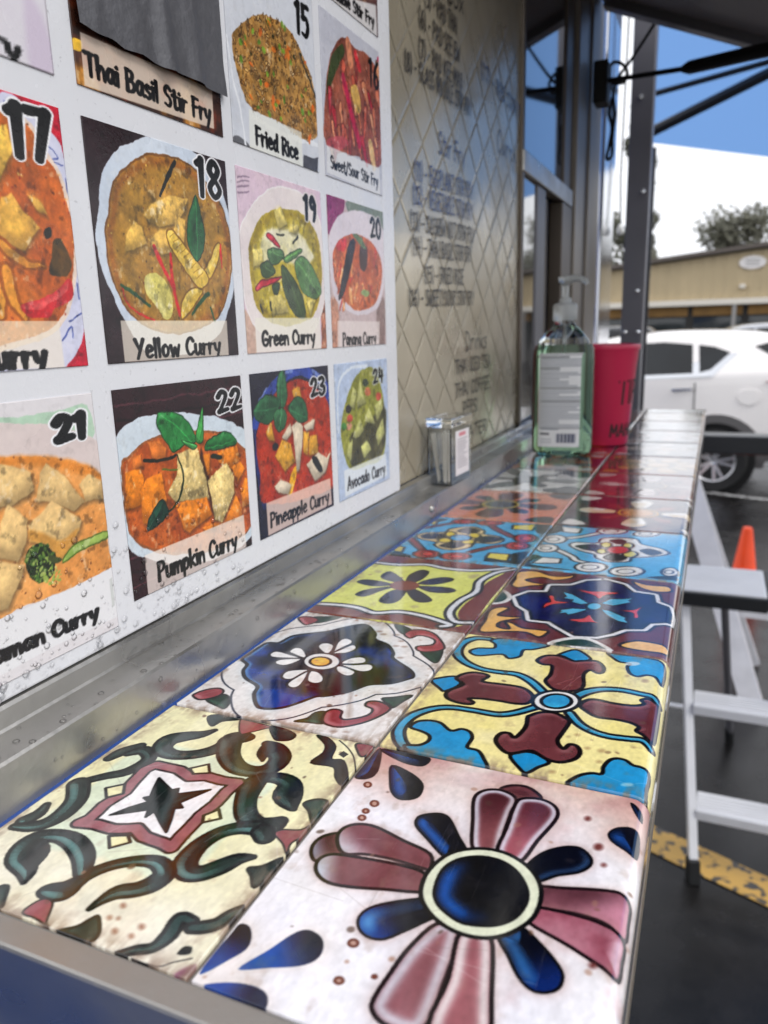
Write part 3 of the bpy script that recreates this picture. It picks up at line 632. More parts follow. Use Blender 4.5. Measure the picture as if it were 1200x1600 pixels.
def tile_R1(cv):
    cv.c[:] = (240,229,166); cv.mottle(4, .45, (236,222,130), 8, .45, 3); cv.mottle(6, .3, (238,232,214), 18, .55, 4)
    CY = (62,164,206)
    o = dict(ol=.007, olc=BLK); rb = dict(rim=((140,205,225),.008,.5,(0,1)), mott=(10,.45,(50,130,160)), **o)
    stk(cv,A7,[(1105,572,22),(950,615,22),(820,628,22),(650,600,20),(480,578,20),(340,590,22),(200,640,27),(115,725,30),(110,800,32),(150,860,30),(230,890,22)],CY,**rb)
    stk(cv,A7,[(1145,465,22),(1060,390,22),(960,340,20),(820,322,18),(700,300,18),(600,260,20),(540,210,22),(530,160,23),(570,110,22),(660,80,18),(760,85,16)],CY,**rb)
    stk(cv,A8,[(400,540,28),(480,505,28),(600,485,24),(750,490,22),(900,520,22),(1000,545,22),(1055,600,20)],CY,**rb)
    stk(cv,A8,[(350,670,25),(420,750,25),(520,810,25),(650,850,25),(800,870,24),(920,885,24),(1000,945,22)],CY,**rb)
    bl = dict(mott=(7,.6,(34,140,196)), **o)
    for z, q in [(A7,[(190,720),(240,680),(330,672),(410,690),(480,745),(560,733),(620,755),(635,800),(600,865),(680,890),(720,950),(735,1010),(560,970),(350,935),(180,890),(150,850),(250,850),(320,820),(325,780),(270,750)]),
                 (A7,[(620,170),(680,150),(790,150),(800,120),(770,95),(850,80),(1000,95),(1190,128),(1080,160),(1005,165),(980,210),(900,225),(850,195),(700,205),(640,195)]),
                 (A8,[(650,200),(760,215),(950,240),(1100,290),(1080,440),(1020,390),(950,375),(880,385),(820,360),(800,310),(820,285),(740,270),(690,240)]),
                 (A8,[(320,1225),(420,1160),(520,1140),(600,1145),(615,1090),(660,1040),(720,1025),(790,1040),(850,1080),(970,1110),(985,1180),(960,1260),(960,1390),(880,1350),(600,1280),(400,1240)]),
                 (A8,[(260,215),(400,175),(510,240),(480,260),(390,265),(300,225)]),(A7,[(340,385),(400,365),(520,355),(550,410),(440,460),(400,440)]),(A7,[(910,920),(1060,900),(1190,970),(1110,1010),(1030,1050),(980,1020)])]:
        pol(cv,z,q,(48,160,212),**bl)
    mk = dict(ol=.008, olc=(20,10,14), mott=(9,.5,(136,76,80)), rim=((176,128,130),.012,.55,(-.4,.9)))
    cv.poly(cP(A7((520,370),(560,340),(640,325),(720,335),(755,355),(710,390),(850,410),(980,430),(1050,465),(1075,510),(1030,550),(940,550),(820,530),(700,515),(610,515),(645,540),(620,555),(540,545),(460,515),(445,480),(480,450),(550,425),(570,405))),(104,54,60),**mk)
    cv.poly(cP(A8((40,690),(120,665),(230,668),(320,710),(350,740),(290,830),(255,890),(300,948),(350,915),(410,930),(432,980),(390,1030),(280,1055),(180,1035)),A7((1110,915),(1050,890),(900,910),(820,850),(808,800),(850,762),(905,765),(945,795),(1020,720),(1035,650))),(108,56,62),**mk)
    pol(cv,A8,[(95,260),(150,225),(240,220),(320,240),(390,265),(450,262),(560,265),(615,310),(610,350),(570,360),(510,335),(460,370),(460,450),(420,490),(320,500),(220,480),(160,420),(200,370),(210,300),(140,290)],(120,60,62),**mk)
    pol(cv,A8,[(430,610),(480,570),(560,565),(700,595),(850,612),(930,600),(910,570),(960,560),(1030,590),(1060,620),(1050,750),(1010,890),(920,840),(870,810),(890,780),(820,745),(700,720),(560,700),(470,650)],(104,50,58),**mk)
    pol(cv,A8,ell((245,578),185,82),(232,232,232),ol=.008,olc=BLK); pol(cv,A8,ell((247,578),118,55),(70,176,216),ol=.007,olc=BLK,mott=(14,.5,(40,130,190)))
    for x, y, r in [(410,840,22),(340,855,12),(215,1130,28),(600,965,30),(490,945,22),(580,1050,24),(800,380,18),(940,420,30),(850,940,14)]:
        pol(cv,A8,ell((x,y),r,r*.5,8),(170,140,100),a=.6,soft=.012)
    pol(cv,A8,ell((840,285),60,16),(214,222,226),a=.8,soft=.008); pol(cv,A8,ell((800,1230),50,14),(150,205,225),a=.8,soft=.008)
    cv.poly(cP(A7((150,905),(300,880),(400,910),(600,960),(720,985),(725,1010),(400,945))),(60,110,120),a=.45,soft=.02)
    wear(cv, 0, 51)

def tile_L2(cv):
    cv.c[:] = (222,226,122); cv.mottle(5, .4, (232,234,160), 9, .5, 3)
    BR = (126,60,54); o = dict(ol=.006, olc=BLK)
    pol(cv,B1,[(0,318),(20,285),(150,285),(260,303),(350,332),(480,330),(600,352),(700,388),(760,400),(850,385),(850,430),(700,410),(400,365)],BR,mott=(14,.4,(104,44,42)))
    pol(cv,B1,[(1100,88),(1010,128),(930,172),(900,222),(820,280),(785,340),(850,390),(960,250)],BR,mott=(14,.4,(104,44,42)))
    pol(cv,B1,[(390,24),(600,40),(1000,72),(1060,90),(960,100),(850,103),(720,92),(620,72),(500,74),(350,62)],BR,mott=(14,.4,(104,44,42)))
    for q in ([(60,278),(180,285),(270,300),(350,325),(480,320),(600,340),(700,370),(745,388),(700,395)],[(1075,97),(980,117),(900,160),(880,215),(800,260),(742,320),(770,370),(860,376)],[(350,62),(480,74),(620,73),(720,93),(850,104),(960,100),(1050,90)]):
        c = on_counter(B1(*q)); cv.stroke(c, .030, BLK); cv.stroke(c, .013, (226,230,236))
    for q in ([(390,130),(430,110),(480,140),(500,165),(450,162),(400,148)],[(520,158),(540,125),(590,103),(630,110),(610,140),(560,165)],[(580,172),(640,150),(720,140),(760,150),(730,165),(650,178)],[(580,188),(650,188),(740,195),(770,210),(730,220),(640,215)],
              [(520,208),(560,203),(620,235),(645,260),(610,270),(560,260)],[(510,208),(480,255),(430,275),(380,265),(400,235),(450,208)],[(445,190),(380,210),(300,238),(255,230),(290,210),(370,195)],[(440,180),(350,185),(280,172),(265,160),(310,152),(400,165)]):
        pol(cv,B1,q,(24,24,78),mott=(8,.7,(14,12,34)),**o)
    pol(cv,B1,ell((508,183),76,25),(140,62,48),mott=(14,.4,(110,46,38)))
    for x, y in [(370,110),(880,130),(860,140),(560,293)]: pol(cv,B1,ell((x,y),22,8,8),(180,170,130),a=.6,soft=.015)
    wear(cv, 0, 61)
def tile_R2(cv):
    cv.c[:] = (112,52,54); cv.mottle(8, .4, (90,38,42), 8, .5, 3)
    YE = (236,192,116)
    for q in ([(300,85),(360,75),(420,80),(480,100),(560,105),(610,95),(590,115),(500,125),(440,110),(380,115),(350,125),(400,140),(470,150),(380,155),(310,165),(270,150),(290,120)],
              [(150,290),(200,270),(260,275),(200,310),(260,320),(370,325),(280,335),(210,350),(200,375),(260,385),(240,350),(280,355),(330,380),(420,390),(470,400),(420,430),(350,405),(250,400),(100,400),(130,340)],
              [(920,130),(1000,150),(1110,160),(1130,185),(1050,188),(960,165)],[(850,470),(930,450),(1000,455),(1110,480),(1120,514),(1050,514),(900,492)]):
        pol(cv,B2,q,YE,ol=.008,olc=(30,14,16),mott=(9,.4,(222,160,70)))
    q = on_counter(B2((300,215),(370,190),(470,190),(490,155),(600,155),(680,130),(780,125),(870,150),(920,190),(1030,205),(1040,245),(1110,270),(1130,310),(1120,350),(1010,355),(970,385),(870,385),(800,410),(720,425),(610,420),(520,370),(480,345),(380,335),(370,290),(320,260)))
    cv.stroke(q+q[:1], .042, BLK, smooth=False); cv.stroke(q+q[:1], .028, (226,226,230), smooth=False)
    cv.poly(q, (22,28,104), smooth=False, ol=.008, olc=BLK, mott=(6,.8,(12,14,48)))
    for p_ in ([(690,250),(600,200),(540,185),(565,212),(545,220),(600,230),(590,240),(640,255)],[(690,280),(600,275),(520,285),(540,292),(500,305),(560,300),(570,312),(620,302)],[(745,250),(800,225),(870,225),(935,218),(900,235),(920,243),(820,262)],[(745,280),(800,288),(850,310),(890,328),(880,335),(905,358),(840,345),(780,312)]):
        pol(cv,B2,p_,(92,180,216),smooth=False,ol=.005,olc=BLK)
    pol(cv,B2,ell((715,265),42,18),(92,180,216),ol=.006,olc=BLK)
    for p_ in ([(620,175),(700,185),(760,185),(850,195),(780,205),(740,225),(710,205)],[(470,210),(500,210),(510,235),(585,245),(490,255),(440,275),(450,250),(480,240)],[(575,335),(650,330),(690,310),(720,345),(790,365),(700,350),(640,350)],[(850,285),(920,285),(975,265),(950,295),(955,325),(925,325),(920,300)]):
        pol(cv,B2,p_,(214,78,78),ol=.004,olc=(40,10,20))
    pol(cv,B2,[(150,245),(215,180),(262,212),(230,242)],(18,62,52),ol=.012,olc=(226,226,226))
    pol(cv,B2,[(480,470),(560,440),(680,440),(800,500),(700,490)],(18,62,52),ol=.012,olc=(226,226,226))
    wear(cv, 0, 71)
def tile_L3(cv):
    cv.c[:] = (92,180,224); cv.mottle(6, .4, (60,150,206), 5, .5, 3); o = dict(ol=.008, olc=BLK)
    G = (26,44,36); RD = (190,66,60)
    for q in ([(20,360),(60,335),(130,340),(200,365),(100,372)],[(720,400),(760,370),(900,400),(920,350),(1010,330),(1040,340),(990,420),(860,410)],[(1080,150),(1110,130),(1200,130),(1180,190),(1110,200)],[(330,105),(400,95),(460,98),(420,112)]): pol(cv,B3,q,G)
    for q in ([(730,375),(760,340),(910,350),(890,400)],[(930,140),(1100,135),(1070,180),(925,170)],[(60,325),(110,290),(150,300),(130,335)],[(320,132),(360,110),(392,114),(370,136)]): pol(cv,B3,q,(232,216,92),smooth=False,**o)
    for q in ([(190,235,15),(240,285,15),(290,330,12)],[(620,335,13),(760,302,14),(870,285,12)],[(760,135,11),(830,180,14),(930,225,14)],[(300,160,10),(400,142,10),(520,122,10)]): stk(cv,B3,q,(150,58,54),**o)
    for x, y, a, b in [(305,348,95,27),(515,365,110,26),(960,290,90,27),(1020,235,85,29),(765,125,95,17),(580,115,90,17)]:
        pol(cv,B3,ell((x,y),a,b),RD,**o); pol(cv,B3,ell((x+10,y),a*.5,b*.5),(212,96,88),ol=.006,olc=(60,14,16))
    pol(cv,B3,[(235,215),(300,195),(440,190),(470,170),(560,155),(660,155),(725,185),(720,205),(820,220),(865,250),(790,275),(660,270),(620,300),(520,320),(410,310),(360,280),(380,265),(260,240)],(232,208,156),**o)
    for q in ([(270,215),(340,200),(440,205),(460,225),(360,240),(290,235)],[(530,180),(590,160),(660,165),(690,185),(620,200),(560,195)],[(660,235),(740,220),(800,225),(850,245),(770,265),(690,262)],[(405,285),(480,265),(530,262),(575,285),(500,308),(430,300)]): pol(cv,B3,q,(22,20,40),ol=.006,olc=(10,10,14))
    for x, y, a, b in [(480,205,40,18),(650,215,48,18),(440,250,52,16),(605,260,52,17)]: pol(cv,B3,ell((x,y),a,b),(230,208,80),**o)
    pol(cv,B3,ell((550,232),80,22),(86,172,220),**o); wear(cv, 0, 81)
def tile_R3(cv):
    cv.c[:] = (100,184,226); cv.mottle(6, .4, (70,156,208), 5, .5, 3); o = dict(ol=.008, olc=(40,44,50)); WH = (232,232,230)
    for q in ([(40,395),(100,330),(195,340),(120,390),(400,430),(300,425)],[(190,195),(240,140),(330,130),(330,170),(250,192)],[(900,480),(1100,470),(1090,500)]): pol(cv,B4,q,(30,46,40))
    for q in ([(130,385),(200,345),(330,355),(320,385)],[(330,140),(470,155),(450,185),(340,175)]): pol(cv,B4,q,WH,smooth=False,**o)
    for q in ([(330,220,12),(450,210,12),(590,182,10)],[(310,300,14),(400,340,14),(440,370,14),(600,395,10)]): stk(cv,B4,q,WH,**o)
    for x, y, a, b in [(285,225,80,28),(235,285,75,26),(530,412,110,32),(770,440,115,32),(670,170,100,20),(1060,445,60,28),(900,190,90,18)]:
        pol(cv,B4,ell((x,y),a,b),WH,**o); pol(cv,B4,ell((x-8,y),a*.5,b*.45),WH,ol=.005,olc=(60,64,70))
    pol(cv,B4,[(385,265),(430,245),(570,250),(600,220),(720,215),(830,225),(870,260),(1000,290),(1050,325),(900,345),(800,350),(780,375),(640,375),(560,350),(545,325),(450,300)],WH,**o)
    for q in ([(420,270),(500,258),(570,260),(600,285),(560,305),(480,295)],[(650,235),(720,222),(770,240),(720,260)],[(610,345),(680,320),(770,345),(740,370),(660,370)],[(850,300),(930,290),(1010,320),(920,335)]): pol(cv,B4,q,(40,46,44))
    for x, y, a, b in [(630,262,40,18),(600,305,40,17),(790,325,50,20),(775,268,36,18)]: pol(cv,B4,ell((x,y),a,b),(224,216,130),**o)
    pol(cv,B4,ell((710,297),80,25),(206,66,74),**o); wear(cv, 0, 91)

def gen_flower(base, petal, petal2, ring, core, n=8, corner=(60,40,30), leaf=None, base2=None, seed=0):
    """tiles farther along the counter: a rosette with corner leaves, in each tile's own colours"""
    def f(cv):
        cu, cvv = math.floor((cv.u0+cv.u1)/2)+.5, math.floor((cv.v0+cv.v1)/2)+.5
        cv.c[:] = base
        if base2: cv.mottle(3, .7, base2, seed+5, .48, 3)
        o = dict(ol=.008, olc=BLK)
        if leaf:
            for sx in (-1,1):
                for sy in (-1,1):
                    cv.poly([(cu+sx*.5,cvv+sy*.5),(cu+sx*.26,cvv+sy*.47),(cu+sx*.2,cvv+sy*.36),(cu+sx*.3,cvv+sy*.3),(cu+sx*.36,cvv+sy*.2),(cu+sx*.47,cvv+sy*.26)],leaf,**o)
        for i in range(n):
            a = 2*math.pi*(i+.5*(seed % 2))/n; l = .42 if i % 2 == 0 else .34; wd = .085 if i % 2 == 0 else .055
            c, s_ = math.cos(a), math.sin(a)
            cv.poly([(cu+c*r*1.0-s_*q, cvv+s_*r+c*q) for r, q in ((.1,-.02),(.22,-wd*.8),(l-.06,-wd),(l,0),(l-.06,wd),(.22,wd*.8),(.1,.02))], petal if i % 2 == 0 else petal2, mott=(9,.4,core), **o)
        for sx in (-1,1):
            for sy in (-1,1):
                cv.poly([(cu+sx*.46,cvv+sy*.46),(cu+sx*.30,cvv+sy*.44),(cu+sx*.34,cvv+sy*.34),(cu+sx*.44,cvv+sy*.30)],corner,**o)
        cv.poly(ell((cu,cvv),.15,.15),ring,**o); cv.poly(ell((cu,cvv),.115,.115),core,**o); wear(cv, 0, 100+seed)
    return f
tile_L4 = gen_flower((216,134,100),(112,44,38),(52,40,34),(220,190,70),(48,38,28),8,(70,60,50),None,(226,170,140),0)
tile_R4 = gen_flower((74,36,46),(226,224,222),(130,48,50),(222,170,50),(200,140,50),8,(226,222,220),(54,40,58),(120,50,50),2)
tile_L5 = gen_flower((226,226,222),(58,76,66),(40,60,58),(90,110,96),(50,70,62),6,(40,52,48),(50,70,62),(180,190,186),4)
tile_R5 = gen_flower((150,96,98),(220,208,204),(104,50,56),(206,150,80),(80,30,36),8,(220,210,206),(160,70,66),(96,36,40),6)
tile_L6 = gen_flower((40,52,92),(206,120,60),(220,220,216),(230,200,110),(150,50,40),8,(226,226,222),(200,120,60),(26,34,60),8)
tile_R6 = gen_flower((160,86,64),(222,170,70),(226,196,110),(120,50,44),(226,170,60),10,(222,160,48),(110,30,34),(120,36,36),10)
GENR = [tile_R6, tile_L5, tile_R4, tile_L6, tile_R5]
GENL = [tile_L4, tile_R5, tile_L6, tile_R4, tile_L5]

# ================================================================== MENU PHOTO PRINTS (traced onto the board plane)
D1, E1, F1, G1 = Zm(0,140,3.158), Zm(0,140,3.553), Zm(160,580,4.325), Zm(0,600,3.478)
H1, J1, K1, M1 = Zm(340,240,4.286), Zm(370,540,4.444), Zm(300,0,3.529), Zm(0,0,3.0)
def wp(cv, z, pts, col, **k): cv.poly(on_wall(z(*pts)), col, **k)
def ws(cv, z, pts, col, **k):
    c = on_wall(z(*[(p[0],p[1]) for p in pts])); r = []
    for p, o in zip(pts, c):
        a, b = on_wall(z((p[0]+p[2],p[1]),(p[0],p[1]+p[2])))
        r.append(math.sqrt(abs((a[0]-o[0])*(b[1]-o[1])-(a[1]-o[1])*(b[0]-o[0]))+1e-9))
    cv.stroke(c, r, col, **k)
def wtext(cv, z, s, a, b, top, r=.0100, seed=1, gap=.1):
    """baseline from a to b (view coords), top: a point at cap height above a"""
    (x0,y0),(x1,y1),(_,yt) = on_wall(z(a,b,top)); y = (y0+y1)/2
    draw_text(cv, s, x0, x1, y, abs(yt-y0), r, (16,15,17), None, seed, (y1-y0)/(x1-x0)*.5, gap)
def wnum(cv, z, s, lo, hi, r=.020, out=(236,236,238), ow=.008, seed=1):
    r *= .92
    (x0,y0),(x1,y1) = on_wall(z(lo,hi))
    draw_text(cv, s, x0+.02, x1-.02, y0+.03, (y1-y0)-.05, r, (10,10,12), (out,ow) if out else None, seed, 0, .13)
def wlabel(cv, z, pts, col=(236,228,212), a=.74):
    cv.unwarp(); cv.photo(.14, int(cv.u0*10+cv.v0*30)); wp(cv, z, pts, col, smooth=False, a=a)
def food(cv, z, pts, col, dark, seed, fr=14, amt=.7, ol=.0035, olc=None, rim=None):
    wp(cv, z, pts, col, mott=(fr,amt,dark,seed), ol=ol, olc=olc or tuple(int(c*.5) for c in dark), rim=rim)
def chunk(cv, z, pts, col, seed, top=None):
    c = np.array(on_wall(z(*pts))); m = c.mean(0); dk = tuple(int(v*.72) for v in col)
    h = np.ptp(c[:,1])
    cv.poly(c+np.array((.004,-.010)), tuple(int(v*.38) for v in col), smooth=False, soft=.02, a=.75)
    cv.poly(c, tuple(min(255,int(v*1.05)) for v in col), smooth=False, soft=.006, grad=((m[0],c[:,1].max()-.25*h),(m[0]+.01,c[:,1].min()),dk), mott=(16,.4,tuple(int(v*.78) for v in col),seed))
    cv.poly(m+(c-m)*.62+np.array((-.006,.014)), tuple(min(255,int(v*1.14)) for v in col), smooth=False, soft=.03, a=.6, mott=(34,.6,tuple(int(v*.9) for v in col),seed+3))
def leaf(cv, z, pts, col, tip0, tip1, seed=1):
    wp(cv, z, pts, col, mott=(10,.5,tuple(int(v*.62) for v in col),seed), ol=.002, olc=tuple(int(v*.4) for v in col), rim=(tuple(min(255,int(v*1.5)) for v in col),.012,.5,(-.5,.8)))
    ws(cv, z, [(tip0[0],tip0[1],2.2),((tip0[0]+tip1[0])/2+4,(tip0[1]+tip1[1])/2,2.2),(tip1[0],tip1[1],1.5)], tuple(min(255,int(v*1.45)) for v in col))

def pic18(cv):
    cv.c[:] = (42,24,30); cv.mottle(6, .5, (26,14,18), 2, .5, 3)
    wp(cv,D1,[(470,640),(500,420),(560,310),(640,255),(740,238),(860,260),(960,320),(1060,440),(1120,600),(1148,800),(1150,980),(1110,1130),(1060,1230),(960,1300),(800,1310),(690,1270),(640,1180),(560,1040),(500,880),(470,740)],(206,214,224),mott=(5,.4,(178,190,206)))
    sp = [(520,640),(560,470),(620,380),(720,325),(850,330),(960,400),(1060,520),(1120,680),(1140,860),(1110,1040),(1050,1140),(900,1200),(760,1180),(650,1110),(570,980),(525,800)]
    wp(cv,D1,sp,(182,132,50),mott=(9,.75,(142,108,38),4),rim=((150,92,30),.018,.9),ol=.004,olc=(120,76,30))
    cv.dots(130, on_wall(D1(*sp)), (.002,.005), ((120,60,20),(96,70,24),(210,170,80)), 4)
    CH = (228,182,88)
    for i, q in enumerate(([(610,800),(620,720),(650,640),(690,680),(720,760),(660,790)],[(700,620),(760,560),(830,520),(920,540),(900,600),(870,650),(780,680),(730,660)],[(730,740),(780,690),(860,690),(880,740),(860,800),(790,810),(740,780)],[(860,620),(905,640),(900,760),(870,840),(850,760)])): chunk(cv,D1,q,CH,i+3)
    wp(cv,D1,[(705,930),(740,905),(790,920),(840,1000),(850,1100),(820,1130),(780,1080),(720,1000)],(216,202,116),mott=(9,.5,(180,170,70)),rim=((240,232,170),.02,.7,(-1,.2)))
    for q in ([(1020,860),(1050,770),(1075,755),(1080,800),(1040,920),(1000,960),(985,920)],[(890,1130),(890,1050),(940,980),(1000,990),(960,1060),(920,1110)],[(820,700),(850,690),(900,760),(960,840),(1020,910),(1025,950),(990,985),(950,950),(890,860),(830,760)]):
        wp(cv,D1,q,(218,182,72),ol=.004,olc=(130,90,24),rim=((246,222,130),.015,.6,(-.6,.8)))
    for i in range(9):
        t = i/9; ws(cv,D1,[(835+t*150,725+t*225,2),(862+t*150,705+t*225,2)],(168,128,40))
    leaf(cv,D1,[(965,525),(990,610),(1005,700),(1000,790),(970,850),(930,790),(912,700),(930,600)],(40,98,56),(965,530),(968,845))
    for q in ([(750,770,10),(800,880,10),(850,980,10),(880,1110,8)],[(838,810,9),(842,900,9),(855,990,9)],[(1082,765,5),(1085,820,8),(1090,880,3)],[(605,980,4),(640,1070,4),(760,1135,4)]): ws(cv,D1,q,(198,36,34))
    for q in ([(600,970,7),(670,1015,7),(740,1060,7)],[(1025,1010,9),(980,1060,8),(945,1105,6)],[(1035,1080,5),(1055,1140,5)]): ws(cv,D1,q,(40,80,46))
    ws(cv,D1,[(860,355,9),(820,440,10),(788,525,6)],(22,26,22))
    wlabel(cv,D1,[(590,1140),(1115,1140),(1125,1310),(612,1345)])
    wtext(cv,D1,'Yellow Curry',(668,1325),(1085,1300),(660,1232),seed=3)
    wnum(cv,D1,'18',(962,555),(1088,345))
def pic17(cv):
    cv.c[:] = (190,24,50)
    wp(cv,E1,[(-300,300),(-200,60),(0,10),(100,50),(200,140),(300,260),(350,360),(395,640),(435,1000),(465,1320),(355,1545),(0,1600),(-300,1500)],(208,208,226),mott=(6,.3,(180,184,214)))
    for q in ([(260,310,4),(320,380,4),(270,400,4),(340,420,3)],[(20,60,5),(80,90,5),(110,70,4)],[(380,1290,5),(450,1240,5)],[(340,1400,5),(390,1320,5),(400,1380,4)],[(130,190,5),(190,250,5)],[(355,500,4),(375,620,4)],[(420,1080,4),(440,1160,4)]): ws(cv,E1,q,(70,84,150))
    sp = [(-300,600),(-200,150),(0,90),(120,160),(230,320),(320,480),(390,680),(412,850),(410,1000),(385,1180),(330,1290),(150,1400),(-300,1400)]
    wp(cv,E1,sp,(208,112,40),mott=(7,.8,(178,82,26),8),ol=.008,olc=(226,206,190))
    cv.dots(90, on_wall(E1(*sp)), (.002,.005), ((150,40,20),(110,50,20),(240,180,90)), 5)
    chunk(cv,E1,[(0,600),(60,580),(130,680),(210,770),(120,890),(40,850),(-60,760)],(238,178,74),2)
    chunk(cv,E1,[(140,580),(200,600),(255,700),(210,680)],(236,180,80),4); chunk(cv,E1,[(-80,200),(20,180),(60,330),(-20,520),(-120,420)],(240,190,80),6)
    for q in ([(-60,1000,36),(0,1120,34),(0,1260,30)],[(30,1000,34),(60,1150,34),(130,1270,20)],[(0,850,26),(60,910,30),(140,960,26),(250,992,12)]): ws(cv,E1,q,(238,166,58),ol=.005,olc=(160,84,22),mott=(10,.5,(220,130,40)))
    wp(cv,E1,[(110,1200),(250,1160),(330,1100),(370,1045),(400,1090),(395,1160),(300,1220),(260,1270),(150,1260)],(206,36,44),mott=(9,.5,(150,20,26)),rim=((240,130,120),.014,.6,(-.5,.7)))
    wp(cv,E1,[(290,850),(330,830),(370,900),(390,980),(360,1040),(275,1035),(285,940)],(40,36,24),mott=(12,.7,(120,80,30)))
    wp(cv,E1,ell((258,805),24,36),(36,30,22))
    wlabel(cv,E1,[(-300,1285),(322,1285),(355,1545),(-300,1560)],(238,226,206),.66)
    wtext(cv,E1,'Curry',(-125,1555),(255,1535),(-125,1415),.0135,4)
    wnum(cv,E1,'17',(42,412),(272,100),.024)
def pic22(cv):
    cv.c[:] = (44,18,24)
    for i in range(14):
        y = cv.v0+(cv.v1-cv.v0)*i/14; cv.stroke([(cv.u0,y),(cv.u1,y+.004)], .004, (78,40,48) if i % 2 else (24,8,12), smooth=False)
    wp(cv,F1,[(80,470),(180,345),(300,295),(450,280),(600,285),(760,310),(880,350),(985,430),(1020,700),(1030,1000),(1025,1070),(960,1170),(800,1250),(600,1300),(400,1290),(270,1250),(175,1190),(130,1000),(95,700)],(206,216,224),mott=(5,.35,(180,194,206)))
    sp = [(125,650),(170,580),(260,500),(380,440),(600,410),(800,420),(920,500),(985,600),(1015,900),(1010,1020),(940,1120),(760,1200),(500,1230),(330,1205),(200,1120),(160,1000)]
    wp(cv,F1,sp,(196,100,40),mott=(8,.8,(152,66,26),3),ol=.005,olc=(150,90,50)); cv.dots(80, on_wall(F1(*sp)), (.002,.005), ((140,50,20),(230,150,70),(110,60,20)), 6)
    PU, CK = (236,136,38), (228,200,134)
    for i, q in enumerate(([(300,480),(380,470),(430,520),(420,600),(330,590)],[(190,590),(250,570),(270,640),(200,670)],[(145,680),(250,660),(280,720),(250,900),(150,930)],[(250,810),(300,720),(390,685),(430,850),(440,960),(330,1030),(270,1030)],[(770,550),(900,500),(925,590),(860,650),(780,620)],[(860,650),(930,610),(955,660),(910,750)],[(925,800),(960,720),(1000,720),(1005,900),(940,910)],[(820,1010),(900,840),(940,930),(935,1000)],[(670,1060),(780,1020),(780,1050),(690,1080)],[(670,570),(720,560),(715,690),(690,720)])):
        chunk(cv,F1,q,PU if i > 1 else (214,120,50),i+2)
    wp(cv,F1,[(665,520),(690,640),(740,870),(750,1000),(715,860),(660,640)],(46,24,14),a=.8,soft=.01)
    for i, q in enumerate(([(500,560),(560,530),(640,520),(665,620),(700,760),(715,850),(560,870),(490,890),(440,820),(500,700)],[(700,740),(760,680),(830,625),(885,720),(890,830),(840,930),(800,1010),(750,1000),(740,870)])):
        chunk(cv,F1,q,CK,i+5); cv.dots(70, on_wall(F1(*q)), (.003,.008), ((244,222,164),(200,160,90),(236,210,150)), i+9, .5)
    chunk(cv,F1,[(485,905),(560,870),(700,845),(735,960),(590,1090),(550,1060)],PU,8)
    ws(cv,F1,[(440,950,6),(520,860,7),(545,700,7),(500,570,5)],(34,50,24)); ws(cv,F1,[(280,610,10),(380,605,10),(490,570,8)],(30,30,20))
    ws(cv,F1,[(400,665,5),(500,660,6)],(90,110,40))
    leaf(cv,F1,[(365,300),(380,275),(500,290),(590,370),(630,480),(560,490),(480,550),(430,480),(370,380)],(46,136,66),(380,285),(600,480)); leaf(cv,F1,[(672,245),(678,350),(675,480),(630,480),(635,390)],(66,150,72),(672,250),(650,470),2)
    leaf(cv,F1,[(690,530),(720,460),(840,410),(905,480),(820,520),(720,540)],(40,110,56),(700,525),(890,470),3); leaf(cv,F1,[(530,470),(600,490),(640,510),(600,530)],(70,150,80),(540,475),(630,510),4)
    leaf(cv,F1,[(305,1075),(320,980),(400,860),(440,950),(380,1030)],(30,66,50),(310,1060),(405,880),5)
    wp(cv,F1,[(740,560),(800,570),(790,600),(730,590)],(30,40,26))
    wlabel(cv,F1,[(280,1245),(950,970),(968,1195),(305,1510)],(236,226,218),.78)
    wtext(cv,F1,'Pumpkin Curry',(375,1400),(905,1190),(365,1275),seed=5)
    wnum(cv,F1,'22',(758,335),(938,85),.018)
